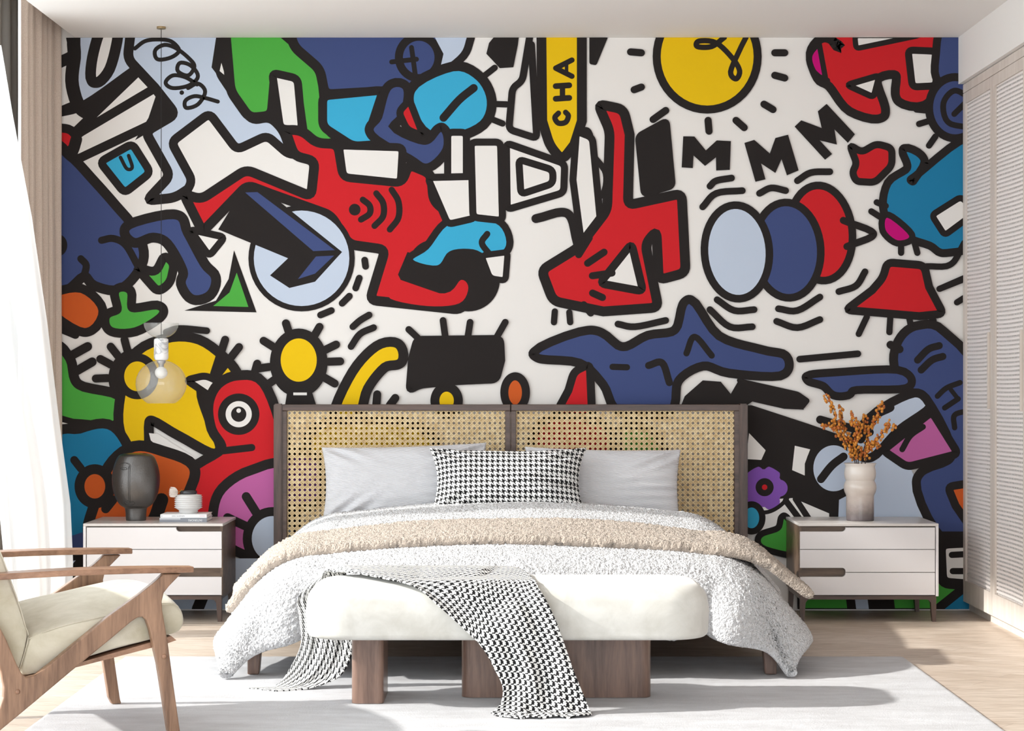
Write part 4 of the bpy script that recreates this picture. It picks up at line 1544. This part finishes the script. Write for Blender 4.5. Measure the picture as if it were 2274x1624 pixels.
# ------------------------------------------------------------------ pendant lamp
py_ = -0.30
pd = (py_ - CAMY) / F
pxx = (358 - CX) * pd
pend = thing('pendant_lamp', (pxx, py_, H), 'hanging lamp with white marble body, glass bowl and smoky glass globe', 'lamp')
def Zl(p):
    return Zp(p, py_)
bm = bmesh.new()
lathe(bm, [(0.001, H - 0.0001), (10 * pd, H - 0.0001), (10 * pd, H - 0.010), (2 * pd, H - 0.013), (0.001, H - 0.013)], pxx, py_, 32)
finish('ceiling_rose', bm, M_brass, pend, smooth=False)
bm = bmesh.new()
tube(bm, [(pxx, py_, H - 0.01), (pxx, py_, 1.9), (pxx, py_, Zl(752))], 0.0016, 8)
finish('cord', bm, M_black, pend, smooth=True)
bm = bmesh.new()
lathe(bm, [(0.001, Zl(751.5)), (12 * pd, Zl(751.5)), (15.5 * pd, Zl(753.5)), (16 * pd, Zl(757)), (16 * pd, Zl(794)), (14.5 * pd, Zl(799)), (12 * pd, Zl(800.5)), (0.001, Zl(800.5))], pxx, py_, 48)
finish('marble_body', bm, M_marble, pend, smooth=True)
bm = bmesh.new()
pr_ = []
for i in range(15):
    a = math.pi / 2 * i / 14
    pr_.append((max(0.02, math.sin(a)) * 38.5 * pd, Zl(752 - 0.4) + (1 - math.cos(a)) * 34 * pd))
lathe(bm, pr_, pxx, py_, 64, cap=False)
s = finish('glass_bowl', bm, M_shade, pend, smooth=True)
bm = bmesh.new()
rr = []
for i in range(29):
    a = math.radians(14 + (148 - 14) * i / 28)
    rr.append((math.sin(a) * 56 * pd, Zl(852) + math.cos(a) * 52 * pd))
lathe(bm, rr, pxx, py_, 64, cap=False)
finish('glass_globe', bm, M_shade, pend, smooth=True)
bm = bmesh.new()
lathe(bm, [(9.5 * pd, Zl(800.6)), (10 * pd, Zl(805)), (6 * pd, Zl(809)), (5.5 * pd, Zl(817))], pxx, py_, 32)
finish('socket', bm, M_metal, pend, smooth=True)
bm = bmesh.new()
lathe(bm, [(5.4 * pd, Zl(815))] + [(math.sin(a) * 14 * pd, Zl(828) + math.cos(a) * 13.5 * pd) for a in [math.radians(30 + 149 * i / 14) for i in range(15)]], pxx, py_, 32)
finish('bulb', bm, M_bulb, pend, smooth=True)

# ------------------------------------------------------------------ bench
bn = thing('bench', (-0.01, -2.65, 0), 'long white upholstered bench with rounded ends on walnut slab feet', 'bench')
BX0, BX1, BY0, BY1, BZ0, BZ1 = -0.692, 0.662, -2.88, -2.43, 0.238, 0.425
def super_pt(u, v):
    # u around, v from bottom to top, rounded-box profile with soft shoulders
    a = 2 * math.pi * u
    hx, hy = (BX1 - BX0) / 2, (BY1 - BY0) / 2
    R = 0.13
    # stadium-like outline
    c, s_ = math.cos(a), math.sin(a)
    n = 4.6
    k = (abs(c) ** n + abs(s_) ** n) ** (-1 / n)
    ox, oy = k * c, k * s_
    return ox * hx, oy * hy
bm = bmesh.new()
NA, rings = 160, []
sec = []
zh = BZ1 - BZ0
for i in range(9):
    t = math.pi / 2 * i / 8
    sec.append((0.018 * (1 - math.sin(t)) + 0.004, BZ0 + 0.020 * (1 - math.cos(t))))
sec += [(0.002, BZ0 + 0.05), (0.0, BZ0 + 0.085), (0.003, BZ0 + 0.110)]
for i in range(11):
    t = math.pi / 2 * i / 10
    sec.append((0.005 + 0.075 * (1 - math.cos(t)), BZ0 + 0.118 + (zh - 0.118 - 0.006) * math.sin(t)))
sec += [(0.12, BZ1 - 0.003), (0.17, BZ1 - 0.0005), (0.2249, BZ1)]
for ins, z in sec:
    ring = []
    for k in range(NA):
        a = 2 * math.pi * k / NA
        c, s_ = math.cos(a), math.sin(a)
        # rounded rectangle with corner radius
        hx, hy, r = (BX1 - BX0) / 2 - ins, (BY1 - BY0) / 2 - ins, max(0.004, 0.15 - ins)
        r = min(r, hy)
        # arclength-like parameterisation by angle on a superellipse-ish frame
        tx, ty = (hx - r), (hy - r)
        per = 4 * tx + 4 * ty + 2 * math.pi * r
        d = per * k / NA
        segs = [(tx, 0), (math.pi * r / 2, 1), (2 * ty, 0), (math.pi * r / 2, 1), (2 * tx, 0), (math.pi * r / 2, 1), (2 * ty, 0), (math.pi * r / 2, 1), (tx, 0)]
        pos = Vector((0, -hy))
        ang = 0.0
        for L, kind in segs:
            m_ = min(d, L)
            if kind == 0:
                pos += Vector((math.cos(ang), math.sin(ang))) * m_
            else:
                da = m_ / r
                cen = pos + Vector((-math.sin(ang), math.cos(ang))) * r
                pos = cen + Vector((math.sin(ang + da), -math.cos(ang + da))) * r
                ang += da
            d -= m_
            if d <= 1e-9:
                break
        ring.append(bm.verts.new(((BX0 + BX1) / 2 + pos.x, (BY0 + BY1) / 2 + pos.y, z)))
    rings.append(ring)
for A, B in zip(rings, rings[1:]):
    for k in range(NA):
        bm.faces.new((A[k], A[(k + 1) % NA], B[(k + 1) % NA], B[k]))
bm.faces.new(rings[0][::-1])
bm.faces.new(rings[-1])
finish('seat', bm, M_bench_fab, bn, smooth=True)
def slab(x0, x1, y0, y1, r):
    bm = bmesh.new()
    v = box(bm, x0, x1, y0, y1, 0.0136, 0.238)
    ed = [e for e in bm.edges if abs(e.verts[0].co.z - e.verts[1].co.z) > 0.1]
    bmesh.ops.bevel(bm, geom=ed, offset=r, segments=8, profile=0.5, affect='EDGES')
    ed = [e for e in bm.edges if e.verts[0].co.z < 0.013 and e.verts[1].co.z < 0.013]
    bmesh.ops.bevel(bm, geom=ed, offset=0.006, segments=2, affect='EDGES')
    o = finish('foot', bm, M_bench_wood, bn, smooth=True)
    o.data.set_sharp_from_angle(angle=math.radians(40))
slab(-0.537, -0.430, -2.765, -2.50, 0.022)
slab(-0.172, 0.474, -2.64, -2.52, 0.035)

# houndstooth throw over the bench
RB_ = [ # B edge (left/back), A edge (right/front)
    (W(550, 1537, -2.43), W(612, 1541, -2.50)),
    (W(612, 1522, -2.40), W(690, 1528, -2.46)),
    (W(643, 1485, -2.385), W(756, 1502, -2.43)),
    (W(668, 1430, -2.36), W(785, 1440, -2.405)),
    (W(664, 1370, -2.36), W(790, 1360, -2.405)),
    (W(664, 1325, -2.38), W(775, 1300, -2.41)),
    (Vector((-0.66, -2.42, 0.418)), Vector((-0.58, -2.62, 0.440))),
    (Vector((-0.56, -2.40, 0.440)), Vector((-0.44, -2.80, 0.440))),
    (Vector((-0.30, -2.395, 0.440)), Vector((-0.315, -2.885, 0.418))),
    (Vector((-0.10, -2.40, 0.440)), W(975, 1345, -2.915)),
    (Vector((0.03, -2.55, 0.445)), W(1030, 1395, -2.925)),
    (W(1196, 1304, -2.86), W(1072, 1440, -2.930)),
    (W(1232, 1372, -2.925), W(1098, 1485, -2.925)),
    (W(1257, 1440, -2.935), W(1116, 1525, -2.925)),
    (W(1278, 1500, -2.945), W(1112, 1560, -2.93)),
    (W(1306, 1568, -2.955), W(1092, 1582, -2.955)),
    (W(1314, 1586, -2.99), W(1098, 1590, -2.99)),
    (W(1290, 1594, -3.035), W(1145, 1606, -3.06)),
]
Bc = catmull([p[0] for p in RB_], 10)
Ac = catmull([p[1] for p in RB_], 10)
NS = len(Bc) - 1
cum = [0.0]
for i in range(NS):
    cum.append(cum[-1] + 0.5 * ((Bc[i + 1] - Bc[i]).length + (Ac[i + 1] - Ac[i]).length))
BC = Vector(((BX0 + BX1) / 2, (BY0 + BY1) / 2, (BZ0 + BZ1) / 2))
BH = Vector(((BX1 - BX0) / 2, (BY1 - BY0) / 2, (BZ1 - BZ0) / 2))
def bench_dist(P):
    r = 0.06
    q = [abs(P[i] - BC[i]) - (BH[i] - r) for i in range(3)]
    return math.sqrt(sum(max(c, 0) ** 2 for c in q)) + min(max(q), 0.0) - r
def bench_top(P, gap=0.008):
    """keep the cloth outside the bench cushion"""
    for _ in range(6):
        d = bench_dist(P)
        if d >= gap:
            break
        e = 0.002
        g = Vector([bench_dist(P + Vector([e if i == k else 0 for i in range(3)])) - d for k in range(3)])
        if P.z < BZ0 + 0.08 or g.z < 0:
            g.z = 0
        if g.length < 1e-9:
            g = Vector((0, 0, 1))
        P = P + g.normalized() * (gap - d)
    return P
NV = 70
verts, uvs, faces = [], [], []
for i in range(NS + 1):
    t = i / NS
    wid = (Ac[i] - Bc[i]).length
    for j in range(NV + 1):
        s = j / NV
        P = Bc[i].lerp(Ac[i], s)
        k = i / 10.0
        # gathers: ridges running along the cloth
        amp = 0.006 if k < 5 else (0.0025 + 0.013 * min(1.0, max(0.0, (k - 9.5) / 2.5)))
        if k > 15.5:
            amp = 0.006
        ph = s * 13 + 1.3 * math.sin(k * 0.7)
        w_ = amp * (math.sin(ph) + 0.5 * math.sin(s * 27 + k * 0.9)) * math.sin(math.pi * min(1, max(0, s))) ** 0.5
        if 5.5 < k < 9.5:
            P.z += abs(w_) + 0.012 * math.sin(math.pi * s) * (k > 6.3)
        else:
            P.y -= (w_ + amp) if k >= 9.5 else w_
        if k >= 8.0 and k < 12.0:
            # bulge over the rounded front shoulder
            P.z += 0.040 * math.sin(math.pi * s) * math.sin(math.pi * (k - 8.0) / 4.0)
            P.y -= 0.02 * math.sin(math.pi * s) * math.sin(math.pi * (k - 8.0) / 4.0)
        P = bench_top(P)
        P.z = max(P.z, 0.0155 + 0.008 * abs(math.sin(s * 9 + k)) * (k > 15))
        verts.append(tuple(P))
        # cloth coordinates in metres
        uvs.append([10 + (s - 0.5) * wid * 1.15, 10.0])
ref = 110
for j in range(NV + 1):
    run = [0.0]
    for i in range(NS):
        p, q = Vector(verts[i * (NV + 1) + j]), Vector(verts[(i + 1) * (NV + 1) + j])
        own = min(1.0, max(0.0, (i - 55) / 10.0))
        run.append(run[-1] + (q - p).length * own + (cum[i + 1] - cum[i]) * (1 - own))
    for i in range(NS + 1):
        uvs[i * (NV + 1) + j][1] = 10 + run[i] - run[ref]
for i in range(NS):
    for j in range(NV):
        a = i * (NV + 1) + j
        faces.append((a, a + NV + 1, a + NV + 2, a + 1))
me = bpy.data.meshes.new('bench_throw')
me.from_pydata(verts, [], faces)
uv = me.uv_layers.new(name='UVMap')
for li, l in enumerate(me.loops):
    uv.data[li].uv = uvs[l.vertex_index]
o = link_mesh('bench_throw', me, M_hound_throw, smooth=True)
sm_ = o.modifiers.new('thick', 'SOLIDIFY')
sm_.thickness = 0.004
sm_.offset = 1
tag(o, 'black and white houndstooth throw draped over the bench down to the rug', 'blanket')

# ------------------------------------------------------------------ armchair
CF = Vector((0.90, 0.436, 0)).normalized()      # facing direction
CS = Vector((0.436, -0.90, 0)).normalized()     # towards the camera side
ON = Vector((-1.02, -3.40, 0))                  # near front foot
def loc_uz(zx, zy, off=0.0):
    """outline point of the near side frame -> (forward, height)"""
    px, py = zx / 3.829, 1200 + zy / 3.829
    k = (px - CX) / F
    o = ON + CS * off
    u = (k * (9.5 + o.y) - o.x) / (CF.x - k * CF.y)
    d = 9.5 + o.y + u * CF.y
    return u, CAMZ - (py - CY) * d / F
def P3(u, z, s):
    """s: metres from the near frame plane towards the far one"""
    p = ON + CF * u - CS * s
    return Vector((p.x, p.y, z))
ch = thing('armchair', ON - CS * 0.35 - CF * 0.3, 'low wooden armchair with slanted frames and olive cream velvet cushions', 'armchair')
OUT = [(1390, 288), (1545, 284), (1500, 330), (1440, 392), (1395, 450), (1378, 520), (1382, 600), (1405, 730), (1430, 880), (1480, 1250), (1535, 1640), (1548, 1725),
       (1462, 1725), (1430, 1624), (1385, 1330), (1340, 1050), (1300, 880), (1275, 760), (1245, 680), (1212, 652), (1170, 660), (1120, 692), (950, 836), (600, 1122),
       (300, 1375), (0, 1624), (-330, 1900), (-520, 1900), (-360, 1780), (-150, 1600), (0, 1425), (30, 1340), (36, 1250), (10, 1120), (-60, 960), (-200, 700), (-420, 330),
       (-300, 330), (-150, 560), (-40, 680), (0, 742), (60, 860), (140, 1050), (185, 1135), (230, 1170), (300, 1152), (420, 1062), (620, 896), (920, 652), (1180, 466), (1300, 370)]
frame_poly = [loc_uz(*p) for p in OUT]
for p_i, p in enumerate(frame_poly):
    if p[1] < 0.014:
        frame_poly[p_i] = (p[0], 0.0125 if OUT[p_i][0] > 0 else 0.0125)
TH = 0.030
for s0 in (0.0, 0.70):
    bm = bmesh.new()
    prism(bm, frame_poly, lambda a, b, t: P3(a, b, t), s0, s0 + TH)
    sf = finish('side_frame', bm, M_chair, ch)
    md = sf.modifiers.new('round', 'BEVEL')
    md.width = 0.004
    md.segments = 2
    md.limit_method = 'ANGLE'
    md.angle_limit = math.radians(50)
    # armrest
    a0 = loc_uz(1645, 252)
    a1 = loc_uz(-420, 345)
    bm = bmesh.new()
    n = 24
    prev = None
    for i in range(n + 1):
        t = i / n
        u = a0[0] + (a1[0] - a0[0]) * t
        z = a0[1] + 0.004 + (a1[1] - a0[1]) * t + 0.008 * math.sin(math.pi * t) - 0.004
        hw = 0.022 + 0.020 * math.sin(math.pi * min(1, t * 1.1)) ** 0.8
        sc = s0 + TH / 2
        ring = [bm.verts.new(P3(u, z + dz, sc + ds)) for ds, dz in ((-hw, -0.008), (-hw, 0.010), (hw, 0.010), (hw, -0.008))]
        if prev:
            for k in range(4):
                bm.faces.new((prev[k], prev[(k + 1) % 4], ring[(k + 1) % 4], ring[k]))
        else:
            bm.faces.new(ring[::-1])
        prev = ring
    bm.faces.new(prev)
    bmesh.ops.recalc_face_normals(bm, faces=bm.faces[:])
    ar = finish('armrest', bm, M_chair_x, ch)
    md = ar.modifiers.new('round', 'BEVEL')
    md.width = 0.003
    md.segments = 2
    md.limit_method = 'ANGLE'
    # wooden plugs
    for q in ((1395, 990), (150, 1290)):
        u, z = loc_uz(*q)
        bm = bmesh.new()
        c = P3(u, z, s0 - 0.001 if s0 == 0 else s0 + TH + 0.001)
        rot = CS.to_track_quat('Z', 'Y').to_matrix().to_4x4()
        bmesh.ops.create_uvsphere(bm, u_segments=16, v_segments=8, radius=0.0075, matrix=Matrix.Translation(c) @ rot @ Matrix.Diagonal((1, 1, 0.5, 1)))
        finish('plug', bm, M_chair_x, ch, smooth=True)
# seat support
def lz(pts):
    return [loc_uz(*p) for p in pts]
sup = lz([(600, 1112), (1300, 930), (1440, 892), (1525, 862), (1480, 824), (1425, 846), (1300, 882), (690, 1056), (330, 1165), (230, 1195)])
bm = bmesh.new()
prism(bm, sup, lambda a, b, t: P3(a, b, t), TH + 0.001, 0.699)
finish('seat_support', bm, M_chair_x, ch)

def cushion(name, poly, seamed, s0, s1, crown, axis_top, material, rn=0.02):
    """profile inflated across the chair; points flagged in axis_top rise in the middle"""
    bm = bmesh.new()
    rings = []
    NC = 28
    cx_ = sum(p[0] for p in poly) / len(poly)
    cz_ = sum(p[1] for p in poly) / len(poly)
    for i in range(NC + 1):
        t = -1 + 2 * i / NC
        t = math.sin(t * math.pi / 2)
        s = (s0 + s1) / 2 + t * (s1 - s0) / 2
        sh = rn * (1 - math.sqrt(max(0.0, 1 - max(0.0, (abs(t) - 0.9) / 0.1) ** 2)))
        ring = []
        for k, p in enumerate(poly):
            du, dz = p[0] - cx_, p[1] - cz_
            L = math.hypot(du, dz)
            a = axis_top[k]
            ring.append(bm.verts.new(P3(p[0] - du / L * sh + a[0] * crown * (1 - abs(t) ** 2.2), p[1] - dz / L * sh + a[1] * crown * (1 - abs(t) ** 2.2), s)))
        rings.append(ring)
    n = len(poly)
    for A, B in zip(rings, rings[1:]):
        for k in range(n):
            bm.faces.new((A[k], A[(k + 1) % n], B[(k + 1) % n], B[k]))
    e = [bm.faces.new(rings[0][::-1]), bm.faces.new(rings[-1])]
    for q in e:
        q.normal_update()
    bmesh.ops.triangulate(bm, faces=e)
    bmesh.ops.recalc_face_normals(bm, faces=bm.faces[:])
    return finish(name, bm, material, ch, smooth=True)
seat_px = [(192, 1132), (225, 1166), (330, 1150), (470, 1110), (720, 1030), (1000, 950), (1300, 868), (1420, 830), (1500, 812), (1570, 780), (1604, 710), (1592, 630), (1550, 580), (1490, 552),
           (1380, 552), (1250, 580), (1100, 615), (900, 664), (720, 702), (560, 742), (400, 795), (265, 855)]
sp_ = lz(seat_px)
top = [(0, 1.0) if 12 <= k <= 20 else ((0, 0.5) if k in (21, 11) else (0, 0)) for k in range(len(sp_))]
def dense(poly, fl, n=3):
    out, f2 = [], []
    m_ = len(poly)
    cc = catmull([(p[0], 0, p[1]) for p in poly], n, True)
    for i in range(m_):
        for k in range(n):
            q = cc[i * n + k]
            out.append((q.x, q.z))
            a, b = fl[i], fl[(i + 1) % m_]
            f2.append((a[0] + (b[0] - a[0]) * k / n, a[1] + (b[1] - a[1]) * k / n))
    return out, f2
d_, f_ = dense(sp_, top)
cushion('seat_cushion', d_, True, TH + 0.006, 0.694, 0.035, f_, M_seat_fab, 0.012)
back_px = [(188, 1120), (262, 850), (238, 740), (190, 570), (130, 400), (60, 200), (0, 50), (-80, -140), (-200, -180), (-330, -90), (-330, 60), (-230, 350), (-60, 700), (0, 760), (70, 880), (140, 1040)]
bp_ = lz(back_px)
fb = [(0.5, 0.1) if 2 <= k <= 7 else (0, 0) for k in range(len(bp_))]
d_, f_ = dense(bp_, fb)
cushion('back_cushion', d_, True, TH + 0.006, 0.694, 0.05, f_, M_seat_fab, 0.012)
# piping along the near seams
bm = bmesh.new()
def pipe(pts, s):
    q = [loc_uz(*p) for p in pts]
    tube(bm, catmull([P3(a, b, s) for a, b in q], 5), 0.0016, 6)
pipe([(265, 855), (400, 795), (560, 742), (720, 702), (900, 664), (1100, 615), (1250, 580), (1380, 552), (1490, 552), (1550, 580)], TH + 0.008)
pipe([(188, 1120), (262, 850), (238, 740), (190, 570), (130, 400), (60, 200), (0, 50)], TH + 0.006)
finish('piping', bm, M_seat_fab, ch, smooth=True)
